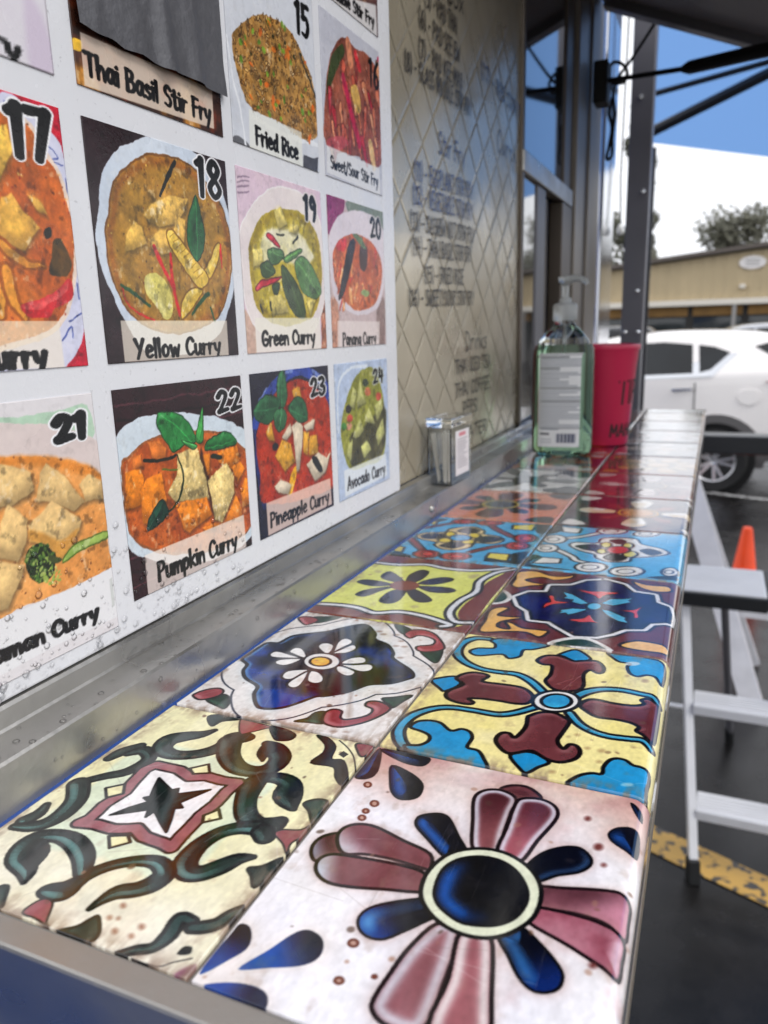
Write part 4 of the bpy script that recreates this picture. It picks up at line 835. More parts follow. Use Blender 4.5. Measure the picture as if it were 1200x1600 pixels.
def pic21(cv):
    cv.c[:] = (218,214,216)
    wp(cv,G1,[(-400,190),(0,185),(300,140),(470,120),(500,300),(300,230),(0,215),(-400,215)],(178,206,182))
    wp(cv,G1,[(-400,230),(0,215),(200,215),(350,240),(530,320),(545,500),(300,420),(-400,420)],(216,202,198),mott=(7,.3,(200,184,182)))
    sp = [(-400,420),(0,392),(200,390),(400,420),(545,490),(575,760),(605,1000),(400,1100),(0,1270),(-400,1420)]
    wp(cv,G1,sp,(230,162,92),smooth=False,mott=(5,.8,(214,138,66),6)); wp(cv,G1,[(-200,400),(0,392),(200,392),(400,425),(540,490),(500,520),(300,450),(0,440),(-200,450)],(222,138,56),soft=.02)
    cv.dots(120, on_wall(G1(*sp)), (.002,.005), ((150,80,40),(120,70,40),(240,190,130)), 7)
    TO = (230,192,130)
    for i, q in enumerate(([(-60,440),(60,440),(160,480),(180,580),(60,670),(-60,680)],[(190,640),(220,480),(250,430),(350,500),(460,640),(400,690),(280,640)],[(430,540),(480,500),(545,520),(555,620),(460,640)],[(0,780),(40,660),(150,740),(140,860),(90,970),(-40,930)],[(155,770),(280,630),(440,740),(430,800),(330,950),(250,880),(160,850)],[(-60,950),(120,990),(110,1060),(40,1220),(-60,1230)])): chunk(cv,G1,q,TO,i+4)
    wp(cv,G1,[(160,790),(250,820),(330,850),(430,790),(330,950),(250,880),(165,850)],(212,148,62),soft=.012,a=.8)
    br = ell((212,975),84,106)
    wp(cv,G1,br,(34,44,26),mott=(30,.6,(20,24,16))); cv.dots(150, on_wall(G1(*br)), (.003,.009), ((70,104,44),(110,140,60),(30,44,24),(150,168,90)), 8)
    cv.dots(40, on_wall(G1(*ell((280,1040),50,50))), (.003,.007), ((150,170,80),(190,190,110)), 9)
    wp(cv,G1,[(335,970),(400,880),(580,800),(585,840),(450,900)],(160,186,92),mott=(14,.6,(110,150,60)),ol=.003,olc=(90,110,40))
    wp(cv,G1,[(260,930),(330,950),(300,975),(255,960)],(60,70,36))
    cv.unwarp(); cv.photo(.08, 5, .3)
    wp(cv,G1,[(-400,1440),(0,1275),(400,1100),(600,1000),(640,1260),(300,1420),(-400,1800)],(226,226,228),smooth=False,a=.84)
    wtext(cv,G1,'Massaman Curry',(-330,1640),(530,1270),(-330,1540),.0115,6)
    wp(cv,G1,[(590,1060),(605,1050),(620,1200),(605,1215)],(190,194,190),smooth=False,a=.7)
    wnum(cv,G1,'21',(278,370),(470,125),.024)
def pic19(cv):
    cv.c[:] = (214,190,204); cv.mottle(4, .4, (226,206,196), 5, .5, 3)
    for y in (155,190,225,265): ws(cv,H1,[(130,y,5),(205,y-8,4)],(120,100,120),a=.7)
    wp(cv,H1,[(690,980),(720,980),(730,1320),(690,1320)],(190,120,90),smooth=False,mott=(20,.7,(80,40,30))); wp(cv,H1,[(175,1040),(250,1160),(260,1345),(195,1345)],(196,164,148),smooth=False)
    wp(cv,H1,[(145,560),(200,400),(300,270),(420,225),(560,280),(660,400),(705,600),(715,900),(690,1080),(600,1230),(400,1270),(270,1180),(180,1000)],(228,218,214),mott=(5,.4,(206,192,196)),ol=.003,olc=(236,232,230))
    sp = [(200,700),(230,530),(320,400),(440,370),(570,410),(660,540),(690,720),(690,920),(640,1080),(500,1150),(330,1120),(240,980)]
    wp(cv,H1,sp,(188,168,44),mott=(7,.7,(156,136,26),3),rim=((150,126,20),.02,.8)); wp(cv,H1,[(290,560),(380,500),(520,520),(600,600),(640,700),(560,760),(440,720),(300,720)],(228,222,196),soft=.02,mott=(10,.5,(200,190,110)))
    for i, q in enumerate(([(370,380),(420,360),(460,470),(400,500)],[(480,470),(540,480),(530,540),(470,520)],[(340,960),(420,940),(470,1060),(360,1080)],[(230,640),(290,640),(300,740),(230,760)],[(590,990),(650,980),(620,1080)])): chunk(cv,H1,q,(224,204,110),i)
    leaf(cv,H1,[(285,740),(340,720),(380,800),(300,830)],(60,84,44),(300,750),(370,800)); leaf(cv,H1,[(420,760),(480,800),(560,950),(585,1090),(520,1090),(450,960)],(62,80,44),(440,780),(560,1080),2)
    leaf(cv,H1,[(325,650),(420,640),(440,700),(360,740)],(70,104,58),(330,655),(430,690),3); leaf(cv,H1,[(440,700),(540,640),(560,660),(470,730)],(84,126,66),(450,705),(550,650),4)
    leaf(cv,H1,[(510,740),(560,690),(620,740),(680,870),(690,940),(640,975),(560,920)],(84,124,68),(530,730),(680,950),5); leaf(cv,H1,[(360,880),(410,860),(400,940),(370,940)],(50,70,40),(370,880),(395,930),6)
    for q in ([(320,555),(350,545),(415,620),(380,615)],[(250,900),(300,850),(420,825),(390,850),(300,900),(260,925)]): wp(cv,H1,q,(186,34,52),ol=.003,olc=(90,14,24))
    for q in ([(285,1020,8),(295,1070,6)],[(350,1000,8),(355,1050,8)],[(500,600,6),(535,560,6)],[(390,540,5),(440,540,5)]): ws(cv,H1,q,(36,40,28))
    wlabel(cv,H1,[(245,1100),(680,1100),(690,1310),(255,1335)],(232,228,214),.75); wtext(cv,H1,'Green Curry',(298,1290),(648,1268),(296,1190),.0115,7); wnum(cv,H1,'19',(568,478),(660,275),.019,(226,220,216))
def pic20(cv):
    cv.c[:] = (196,176,176); wp(cv,H1,[(715,270),(840,300),(830,420),(770,490),(730,520)],(150,56,106),mott=(12,.5,(110,40,90))); wp(cv,H1,[(870,320),(1110,390),(1110,520),(900,420)],(120,130,116))
    wp(cv,H1,[(745,1000),(800,1000),(810,1310),(750,1310)],(196,140,116),soft=.02); wp(cv,H1,[(1060,1050),(1115,980),(1115,1290),(1080,1290)],(140,116,112),soft=.02)
    wp(cv,H1,[(735,600),(770,470),(850,395),(950,385),(1050,430),(1105,520),(1118,700),(1112,900),(1060,1040),(960,1085),(850,1040),(770,930)],(218,208,214),mott=(5,.4,(196,184,192)))
    sp = [(765,700),(800,590),(900,540),(1000,570),(1080,680),(1100,820),(1060,990),(960,1055),(860,1000),(790,880)]
    wp(cv,H1,sp,(206,110,62),mott=(9,.8,(166,74,40),3)); rg = random.Random(5)
    for i in range(26):
        x, y = rg.uniform(800,1070), rg.uniform(620,980); ws(cv,H1,[(x,y,10),(x+rg.uniform(-20,20),y+rg.uniform(30,90),6)],rg.choice(((226,150,90),(190,60,44),(232,170,110),(170,80,50))))
    wp(cv,H1,[(870,620),(920,595),(880,800),(835,950),(805,960)],(40,32,36)); wp(cv,H1,[(950,620),(1000,640),(990,780),(950,760)],(70,50,44)); wp(cv,H1,[(900,540),(960,560),(990,640),(940,600)],(100,120,80)); wp(cv,H1,[(790,600),(860,570),(850,650),(800,650)],(196,50,50))
    wp(cv,H1,ell((985,935),30,25),(140,160,100))
    wlabel(cv,H1,[(800,1120),(1080,1125),(1080,1285),(800,1305)],(226,214,210),.78); wtext(cv,H1,'Panang Curry',(836,1285),(1058,1272),(834,1200),.0085,8); wnum(cv,H1,'20',(1012,592),(1095,425),.017,(214,208,206),.008)
def pic23(cv):
    cv.c[:] = (28,26,44)
    for q in ([(120,560,26),(170,420,30),(260,280,30),(360,200,26),(470,180,24),(600,260,24),(640,420,20)],): ws(cv,J1,q,(44,66,150))
    for q in ([(150,380,6),(200,300,6)],[(330,190,8),(380,180,8)],[(520,175,8),(560,200,8)]): ws(cv,J1,q,(110,130,190))
    ws(cv,J1,[(120,600,16),(150,900,16),(190,1120,16)],(36,44,96))
    sp = [(130,640),(200,420),(330,270),(470,240),(580,330),(640,440),(670,900),(640,1000),(210,1110),(160,900)]
    wp(cv,J1,sp,(176,54,28),mott=(6,.7,(140,34,18),3)); cv.dots(40, on_wall(J1(*sp)), (.003,.006), ((210,120,60),(110,30,16)), 8)
    for i, q in enumerate(([(380,310),(430,290),(445,370),(390,360)],[(265,760),(310,655),(370,680),(400,800),(330,880)],[(500,640),(550,615),(560,740),(500,770)],[(455,600),(500,610),(490,760),(460,740)],[(200,600),(235,530),(260,660),(220,660)])): chunk(cv,J1,q,(222,162,56),i+3)
    wp(cv,J1,[(350,1020),(370,900),(410,840),(400,950),(370,1030)],(236,172,32))
    for i, q in enumerate(([(380,560),(420,515),(455,560),(450,700),(430,860),(410,880),(400,720)],[(480,830),(560,740),(620,780),(650,740),(610,880),(540,940)],[(260,980),(300,935),(370,960),(350,1030),(290,1030)],[(460,560),(540,510),(530,580),(480,600)],[(310,640),(370,540),(380,600),(340,660)])): chunk(cv,J1,q,(220,204,180),i+6)
    wp(cv,J1,[(515,790),(550,770),(595,860),(560,870)],(34,36,34)); wp(cv,J1,ell((265,700),20,28),(34,30,34))
    leaf(cv,J1,[(275,300),(290,190),(325,190),(345,340),(320,430),(280,400)],(48,100,64),(305,195),(305,420)); leaf(cv,J1,[(115,450),(180,350),(270,360),(290,430),(220,540),(140,520)],(44,96,62),(120,455),(280,430),2); leaf(cv,J1,[(350,440),(400,360),(460,380),(490,510),(430,530)],(44,92,60),(355,440),(470,500),3); leaf(cv,J1,[(250,480),(300,430),(340,470),(330,560),(280,600)],(52,104,66),(305,435),(285,590),4)
    wlabel(cv,J1,[(200,1095),(645,920),(655,1100),(215,1320)],(234,208,196),.8); wtext(cv,J1,'Pineapple Curry',(232,1252),(636,1085),(228,1155),.009,9); wnum(cv,J1,'23',(500,398),(614,190),.018)
def pic24(cv):
    cv.c[:] = (178,192,216); cv.mottle(4, .4, (206,212,224), 5, .5, 3)
    ws(cv,J1,[(700,600,7),(700,300,7),(760,170,7),(900,140,7)],(214,222,232)); sp = [(720,650),(730,480),(790,270),(870,165),(950,170),(1010,330),(1030,600),(1010,780),(900,830),(780,850)]
    wp(cv,J1,sp,(150,150,58),mott=(7,.7,(120,122,40),3))
    wp(cv,J1,[(790,620),(880,560),(1020,420),(1030,600),(1000,770),(880,800),(800,840),(780,740)],(62,60,34),soft=.02,mott=(16,.6,(110,104,60)))
    for i, q in enumerate(([(830,420),(850,230),(890,390)],[(880,530),(910,430),(960,540)],[(800,640),(850,500),(880,590),(830,640)],[(780,420),(800,290),(830,320),(810,440)],[(950,420),(1000,360),(1010,440),(970,520)],[(960,620),(1010,500),(1020,600),(980,700)],[(770,700),(800,650),(790,800),(760,760)],[(860,700),(900,660),(930,720),(880,780)])): chunk(cv,J1,q,(196,196,120),i)
    for x, y, c in [(780,500,(190,80,60)),(775,560,(196,140,110)),(905,320,(190,110,70)),(980,350,(190,80,60)),(890,260,(60,70,50)),(770,440,(50,46,40)),(740,560,(70,130,60))]: wp(cv,J1,ell((x,y),20,28,8),c)
    wlabel(cv,J1,[(740,870),(1030,750),(1040,900),(750,1050)],(226,230,232),.8); wtext(cv,J1,'Avocado Curry',(768,1000),(1026,888),(764,915),.0085,10); wnum(cv,J1,'24',(935,300),(1018,135),.016,(196,200,190),.008)
def pic15(cv):
    cv.c[:] = (206,209,216); cv.mottle(4, .5, (186,190,200), 5, .5, 3)
    wp(cv,K1,[(215,830),(240,740),(330,830),(300,860)],(70,70,74),a=.8); wp(cv,K1,[(610,850),(690,870),(690,960),(610,930)],(80,80,88),smooth=False,mott=(40,.5,(50,50,56)))
    ws(cv,K1,[(190,200,6),(215,400,6),(260,600,6),(290,800,6)],(226,228,232)); ws(cv,K1,[(330,640,8),(500,740,8),(690,800,8)],(226,228,232))
    sp = [(215,230),(250,150),(340,85),(430,90),(540,180),(600,290),(650,420),(680,560),(695,740),(620,770),(500,690),(330,600),(260,460)]
    wp(cv,K1,sp,(188,142,78),mott=(26,.7,(140,98,46),3)); q = on_wall(K1(*sp))
    cv.dots(420, q, (.007,.014), ((206,164,98),(188,142,76),(214,176,116),(160,112,54),(196,150,84)), 3, .6, ol=.0018)
    cv.dots(28, q, (.010,.018), ((120,150,50),(96,130,44)), 4); cv.dots(18, q, (.012,.026), ((216,120,44),(206,104,40)), 5, .7); cv.dots(14, q, (.006,.012), ((50,52,30),), 6)
    ws(cv,K1,[(590,300,6),(640,440,6),(690,560,6)],(60,56,48))
    wlabel(cv,K1,[(310,600),(600,730),(610,935),(315,830)],(226,226,216),.74); wtext(cv,K1,'Fried Rice',(352,795),(582,882),(352,700),.0115,11); wnum(cv,K1,'15',(562,205),(642,30),.020,None)
def pic16(cv):
    cv.c[:] = (186,187,197); cv.mottle(14, .4, (206,206,214), 5, .5, 4)
    sp = [(730,560),(760,300),(830,210),(900,270),(960,300),(1030,450),(1045,900),(900,860),(740,800)]
    wp(cv,K1,sp,(156,86,66),mott=(9,.7,(110,60,50),3)); wp(cv,K1,[(760,320),(820,250),(840,300),(790,400),(740,520)],(60,70,40)); rg = random.Random(3)
    for i in range(34):
        x, y = rg.uniform(750,1020), rg.uniform(320,800); ws(cv,K1,[(x,y,rg.uniform(10,20)),(x+rg.uniform(-10,30),y+rg.uniform(60,180),8)],rg.choice(((206,130,96),(176,50,60),(216,150,110),(190,90,70),(150,60,56),(196,110,80))),ol=.003,olc=(90,40,36))
    ws(cv,K1,[(830,430,16),(870,600,18),(920,800,16)],(184,36,72)); ws(cv,K1,[(860,250,24),(870,340,24)],(206,130,96)); ws(cv,K1,[(900,300,14),(920,380,14)],(190,50,56)); wp(cv,K1,[(870,490),(905,480),(930,600),(905,620)],(214,170,90)); wp(cv,K1,ell((800,790),60,40),(176,76,80))
    ws(cv,K1,[(980,800,20),(1000,920,16)],(214,176,120)); wp(cv,K1,[(1015,320),(1035,315),(1030,345)],(190,40,90))
    wlabel(cv,K1,[(740,800),(1030,930),(1035,1080),(740,950)],(222,222,222),.78); wtext(cv,K1,'Sweet/Sour Stir Fry',(762,925),(1022,1030),(760,855),.0075,12); wnum(cv,K1,'16',(968,495),(1030,340),.016,None)
def pic14(cv):
    cv.c[:] = (60,34,24); cv.mottle(8, .8, (214,150,60), 5, .52, 6); cv.mottle(11, .5, (150,60,30), 9, .55, 6)
    wp(cv,M1,[(335,180),(380,190),(375,240),(335,230)],(226,180,50))
    wlabel(cv,M1,[(370,150),(990,420),(1000,605),(392,402)],(222,206,190),.86); cv.mottle(10, .35, (206,150,130), 14, .55, 4)
    wtext(cv,M1,'Thai Basil Stir Fry',(402,352),(985,575),(395,245),.0105,13)
def pic10(cv):
    cv.c[:] = (214,210,216); cv.mottle(4, .6, (196,186,200), 5, .5, 3)
    wp(cv,M1,[(100,0),(160,20),(240,200),(240,350),(150,330)],(202,190,206),soft=.03)
    wtext(cv,M1,'Curry',(-330,20),(90,290),(-330,-90),.014,14)
def pic12(cv):
    cv.c[:] = (90,60,60); cv.mottle(12, .8, (150,110,80), 5, .5, 4)
    wlabel(cv,K1,[(500,-120),(1010,30),(1018,205),(500,20)],(222,222,222),.88)
    wtext(cv,K1,'Vegetable Stir Fry',(700,-25),(1000,150),(700,-95),.0105,15)

COLS_V = [(0.17,0.955),(1.05,1.85),(1.925,2.695),(2.77,3.515)]
ROWS_Z = [(0.362,1.142),(1.232,2.02),(2.112,2.90),(2.975,3.76)]
PICS = [ # print, column, row, resolution, label
 (pic21,0,0,210,'printed photo of tofu curry with broccoli, numbered 21'),(pic22,1,0,230,'printed photo of pumpkin curry with basil leaves, numbered 22'),
 (pic23,2,0,160,'printed photo of pineapple curry in a blue bowl, numbered 23'),(pic24,3,0,150,'printed photo of avocado curry on pale blue, numbered 24'),
 (pic17,0,1,190,'printed photo of orange red curry on a blue rimmed plate, numbered 17'),(pic18,1,1,240,'printed photo of yellow curry in a white bowl, numbered 18'),
 (pic19,2,1,180,'printed photo of green curry with basil, numbered 19'),(pic20,3,1,160,'printed photo of panang curry in a white bowl, numbered 20'),
 (pic10,0,2,90,'pale printed photo cut by the picture edge'),(pic14,1,2,210,'printed photo of thai basil stir fry half covered by tape'),
 (pic15,2,2,180,'printed photo of fried rice, numbered 15'),(pic16,3,2,160,'printed photo of sweet and sour stir fry, numbered 16'),
 (pic12,3,3,110,'printed photo of vegetable stir fry at the top')]

# ================================================================== SETTING
mat('asphalt_wet', linear=(0.010,0.0092,0.0092,1), rough=.3, noise=(9,.4), bump=(260,.45), rvar=(4.5,.03,.34), spec=.28)
g = MB().box(-300,300,-200,400,-.2,0).build('ground','asphalt_wet'); tag(g, 'wet dark asphalt car park', kind='structure')
def paint_mat(name, rgb, thr):
    m = bpy.data.materials.new(name); m.use_nodes = True; nt = m.node_tree; b = nt.nodes['Principled BSDF']
    co = nt.nodes.new('ShaderNodeTexCoord'); n = nt.nodes.new('ShaderNodeTexNoise'); n.inputs['Scale'].default_value = 26; n.inputs['Detail'].default_value = 7
    nt.links.new(co.outputs['Object'], n.inputs['Vector']); rp = nt.nodes.new('ShaderNodeMapRange')
    rp.inputs['From Min'].default_value = thr-.03; rp.inputs['From Max'].default_value = thr+.03
    nt.links.new(n.outputs['Fac'], rp.inputs['Value']); mx_ = nt.nodes.new('ShaderNodeMix'); mx_.data_type = 'RGBA'
    mx_.inputs['A'].default_value = lin(rgb); mx_.inputs['B'].default_value = (.045,.04,.036,1)
    nt.links.new(rp.outputs['Result'], mx_.inputs['Factor']); nt.links.new(mx_.outputs['Result'], b.inputs['Base Color'])
    b.inputs['Roughness'].default_value = .32; MATS[name] = m
paint_mat('worn_yellow_paint', (196,154,72), .56); paint_mat('worn_white_paint', (200,200,200), .52)
def stripe(name, a, b, w, m, label):
    a, b = Vector(a), Vector(b); t = (b-a).normalized(); n = Vector((-t.y,t.x))*w/2; rg = random.Random(3); mb = MB(); k = 40; vs = []
    for i in range(k+1):
        p = a+(b-a)*i/k
        for s_ in (1,-1):
            q = p+n*s_*(1+rg.uniform(-.07,.07)); vs.append((q.x,q.y,.004))
    mb.add(vs, [(2*i,2*i+1,2*i+3,2*i+2) for i in range(k)])
    tag(mb.build(name, m), label, kind='structure')
stripe('painted_line', (-1.2,2.67), (2.6,1.20), .125, 'worn_yellow_paint', 'worn yellow parking line on the wet asphalt')
stripe('painted_line', (-.9,8.22), (2.6,6.9), .09, 'worn_white_paint', 'thin worn white line beside the white car')
stripe('painted_line', (.36,4.9), (1.6,2.6), .12, 'worn_yellow_paint', 'yellow line beyond the step ladder')

# ------------------------------------------------------------------ food truck
mat('truck_blue', (18,68,146), rough=.22, noise=(5,.06), coat=.4)
mat('aluminium', (176,174,170), rough=.34, metal=.85, noise=(14,.10), bump=(220,.10), rvar=(18,.24,.48))
mat('aluminium_dark', (132,124,114), rough=.38, metal=.4, noise=(10,.14), bump=(120,.1))
mat('frame_bronze', (98,88,78), rough=.4, metal=.3, noise=(8,.12))
mat('grey_steel', (112,111,116), rough=.42, metal=.35, noise=(7,.1), bump=(90,.1))
mat('rubber_black', (16,16,17), rough=.6)
mat('interior_dark', (46,42,40), rough=.8)
mat('bright_trim', (214,216,220), rough=.12, metal=.9, noise=(4,.06))
mat('hatch_grey', (128,124,124), rough=.5, metal=.2, noise=(3,.12))
def P3(u,v,w): return (u*T, v*T, ZC+w*T)
truck = thing('food_truck','blue food truck side with serving window, quilted metal panel and raised hatch','truck',(-1.2,.4,0))
def tp(mb, name, m, parent=None, label=None, **k):
    o = mb.build(name, m, None, **k); p = parent or truck
    o.parent = p
    if p is truck: o.matrix_parent_inverse = Matrix.Translation(truck.location).inverted()
    if label: o['label'] = label
    return o
zt = 2.75
# shell: lower wall, wall above, ends, roof, back, floor
tp(MB().box(-.152,-.112,-1.6,1.95,.38,ZC-.006), 'lower_wall','truck_blue', label='glossy blue lower side wall')
tp(MB().box(-.20,-.1455,-1.6,.95,ZC-.004,zt), 'upper_wall','truck_blue')
tp(MB().box(-.20,-.136,.945,1.955,ZC+6.0*T,zt-.002), 'header_panel','frame_bronze')
tp(MB().box(-2.3,-.19,1.9,1.95,.38,zt-.004), 'end_wall','truck_blue')
tp(MB().box(-2.3,-.19,-1.6,-1.55,.38,zt-.004), 'end_wall','truck_blue')
tp(MB().box(-2.35,-2.3,-1.6,1.95,.38,zt-.004), 'far_wall','interior_dark')
tp(MB().box(-2.36,-.10,-1.62,1.97,zt,zt+.06), 'roof','truck_blue')
tp(MB().box(-2.3,-.2,-1.55,1.9,.5,.56), 'floor','interior_dark')
# metal rail between wall and counter
prof = [(-.84,-.10),(-.84,.150),(-.848,.158),(-.985,.158),(-.992,.166),(-.992,.225),(-1.0,.236),(-1.06,.236),(-1.06,-.10)]
tp(MB().prism([(a*T, ZC+b*T) for a,b in prof], 1, -.9, 12.4*T), 'rail','aluminium', label='grey aluminium rail with water drops')
for y in (-.55, -.02, .505, 1.03):
    tp(MB().lathe([(0,.0022),(.0022,.0018),(.0036,.0006),(.0038,-.0003)],(0,0,0),14), 'rivet','aluminium')
    o = [c for c in truck.children if c.name.startswith('rivet')][-1]
    o.data = o.data.copy(); o.data.transform(Matrix.Translation((-.84*T+.0001, y, ZC+.08*T)) @ Matrix.Rotation(R(90),4,'Y'))
    for p_ in o.data.polygons: p_.use_smooth = True
# quilted steel panel: raised diamonds with creased joints
def quilt_mat():
    m = mat('quilted_steel', (186,176,154), rough=.3, metal=.5, noise=(6,.16), bump=(60,.06), rvar=(9,.2,.38)); return m
quilt_mat()
v0, v1, w0, w1 = 3.55, 7.36, .236, 7.2
dv, dz = .45, .43
mb = MB(); nv_, nz_ = 0, 0
for i in range(-1, int((v1-v0)/dv*2)+3):
    for j in range(-1, int((w1-w0)/dz*2)+3):
        if (i+j) % 2: continue
        cv_, cz_ = v0+i*dv/2*1.0, w0+j*dz/2
        e = .010
        pts = [(cv_-dv/2+e,cz_),(cv_,cz_-dz/2+e*1.4),(cv_+dv/2-e,cz_),(cv_,cz_+dz/2-e*1.4)]
        inn = [(cv_+(a-cv_)*.90, cz_+(b-cz_)*.90) for a,b in pts]
        if cv_-dv/2 < v0-.3 or cv_+dv/2 > v1+.02 or cz_-dz/2 < w0-.01 or cz_+dz/2 > w1: 
            if cv_-dv/2 > v1-.02 or cz_-dz/2 > w1 or cz_+dz/2 < w0 : continue
        cl = lambda a,b: (min(max(a,v0),v1), min(max(b,w0),w1))
        pts = [cl(*q) for q in pts]; inn = [cl(*q) for q in inn]; ce = cl(cv_,cz_)
        xb, xi, xt = -.1402, -.13995, -.1398
        vs = [(xb,a*T,ZC+b*T) for a,b in pts]+[(xi,a*T,ZC+b*T) for a,b in inn]+[(xt,ce[0]*T,ZC+ce[1]*T)]
        mb.add(vs, [(k,(k+1)%4,4+(k+1)%4,4+k) for k in range(4)]+[(4+k,4+(k+1)%4,8) for k in range(4)])
mb.add([(-.1406,v0*T,ZC+w0*T),(-.1406,v1*T,ZC+w0*T),(-.1406,v1*T,ZC+w1*T),(-.1406,v0*T,ZC+w1*T)],[(0,1,2,3)])
panel = tp(mb,'quilted_panel','quilted_steel', label='quilted diamond steel panel with hand-lettered menu')
# lettering on the panel
mat('ink_black',(42,39,37),rough=.4); mat('ink_blue',(50,62,104),rough=.4)
def panel_line(s, a, b, hpx, ink, r=.00095):
    pa, pb = at(a,0,-.1388), at(b,0,-.1388); pt = at((a[0],a[1]-hpx),0,-.1388)
    st, w = layout(s); k = (pb[1]-pa[1])/w; h = abs(pt[2]-pa[2]); sl = (pb[2]-pa[2])/(pb[1]-pa[1])*.6
    mbx = MB(); ribbons(s, lambda x,y,o: (-.1388+o, pa[1]+x, pa[2]+y+sl*x), (k,h), r, 0, mbx)
    o = mbx.build('lettering', ink); o.parent = panel; o.matrix_parent_inverse = (panel.matrix_parent_inverse).copy() if False else Matrix.Translation(truck.location).inverted() @ Matrix.Identity(4)
    o.matrix_parent_inverse = Matrix.Identity(4)
    o.location = (0,0,0); return o
for s, a, b, h, ink in [('BOX',(700,2),(724,18),22,'ink_black'),('(5) - PAD THAI',(664,8),(714,48),30,'ink_black'),('(6) - PAD SEE EW',(655,40),(718,96),30,'ink_black'),('(7) - PAD KEE MAO',(655,88),(722,138),30,'ink_black'),('(8) - GLASS NOODLE STIR FRY',(633,108),(736,176),30,'ink_black'),
    ('Stir Fry',(686,238),(726,258),34,'ink_blue'),('(11) - EGGPLANT STIR FRY',(648,280),(738,305),30,'ink_blue'),('(12) - VEGETABLE STIR FRY',(646,318),(738,338),30,'ink_blue'),('(13) - CASHEW NUT STIR FRY',(642,358),(740,374),28,'ink_black'),('(14) - THAI BASIL STIR FRY',(646,398),(736,404),28,'ink_black'),
    ('(15) - FRIED RICE',(664,442),(724,440),26,'ink_black'),('(16) - SWEET/SOUR STIR FRY',(640,478),(740,472),26,'ink_black'),('Drinks',(728,548),(760,542),30,'ink_black'),('THAI ICED TEA',(712,585),(766,572),22,'ink_black'),('THAI COFFEE',(712,622),(764,606),22,'ink_black'),('PEPSI',(724,650),(746,642),22,'ink_black'),('WATER',(722,690),(760,672),20,'ink_black'),
    ('Curry',(778,235),(806,262),36,'ink_blue'),('(17) - RED CURRY',(752,120),(812,190),26,'ink_blue')]:
    panel_line(s,a,b,h,ink)
# window frames, panes
def tb(u0,u1,v0,v1,w0,w1,name,m,b=.002,label=None): return tp(MB().box(u0*T,u1*T,v0*T,v1*T,ZC+w0*T,ZC+w1*T,b), name, m, label=label)
tb(-1.16,-1.02,7.37,10.28,2.88,3.10,'window_rail','aluminium')
tb(-1.14,-1.04,7.365,7.47,.24,5.98,'window_stile','frame_bronze')
tb(-1.10,-1.05,8.16,8.62,.24,2.875,'sash_stile','grey_steel')
tb(-1.22,-1.16,8.9,9.3,.24,2.87,'sash_stile','frame_bronze')
tb(-1.20,-1.02,9.55,10.25,.24,2.87,'window_jamb','frame_bronze')
tb(-1.13,-1.05,9.75,10.26,3.105,5.98,'window_jamb','frame_bronze')
tb(-1.10,-.985,10.30,10.95,.24,6.0,'window_jamb','aluminium_dark')
tb(-1.12,-1.01,10.96,11.32,.24,6.0,'window_jamb','frame_bronze')
tb(-1.10,-.975,11.33,12.38,.24,6.0,'window_jamb','aluminium_dark')
tb(-1.12,-1.03,12.40,13.05,-.1,6.4,'corner_panel','truck_blue')
tb(-1.10,-1.0,13.06,14.6,-.1,6.4,'corner_trim','bright_trim',.006,'bright metal corner trim')
mat('window_glass',(236,240,240),rough=.015,trans=1.0,ior=1.5)
mat('tinted_glass',(22,24,26),rough=.02,spec=.9,coat=1.0)
tp(MB().box(-1.10*T,-1.075*T,7.48*T,9.74*T,ZC+3.11*T,ZC+5.98*T),'window_pane','tinted_glass')
tp(MB().box(-1.09*T,-1.07*T,7.475*T,8.155*T,ZC+.25*T,ZC+2.87*T),'window_pane','tinted_glass')
# raised hatch over the window, gas strut, cords
hz0, hs = 2.256, -.41
def hz(x): return hz0+hs*(x+.133)
hx0, hx1, hy0, hy1 = -.125, .62, .62, 1.56
mb = MB()
n_ = math.hypot(1,hs); ux, uz = -hs/n_, 1/n_; th = .045
vs = [(x+ux*t_, y, hz(x)+uz*t_) for t_ in (0,th) for x in (hx0,hx1) for y in (hy0,hy1)]
mb.add(vs, [(0,1,3,2),(4,6,7,5),(0,4,5,1),(2,3,7,6),(0,2,6,4),(1,5,7,3)])
hatch = tp(mb,'hatch','hatch_grey',bevel=.003,label='raised grey service hatch')
mb = MB()
for y in (hy0+.03, hy1-.03): mb.beam((hx0+.01,y,hz(hx0+.01)-.008),(hx1-.01,y,hz(hx1-.01)-.008),.03,.016)
mb.beam((hx1-.03,hy0+.05,hz(hx1-.03)-.0085),(hx1-.03,hy1-.05,hz(hx1-.03)-.0085),.03,.016)
o = mb.build('hatch_frame','grey_steel'); o.parent = hatch
A_, M_, Bp = Vector((-.10,1.447,2.084)), Vector((.04,1.345,2.057)), Vector((.60,.80,1.95))
sm = MB().tube([A_,M_],.0042,10); o = sm.build('gas_strut','rubber_black',hatch)
sm = MB().tube([M_,M_+(Bp-M_)*.02,Bp],[.006,.0105,.0105],12); sm.build('strut_cylinder','rubber_black',hatch,smooth=True)
MB().box(-.118,-.092,1.425,1.475,2.045,2.115,.003).build('strut_bracket','rubber_black',hatch)
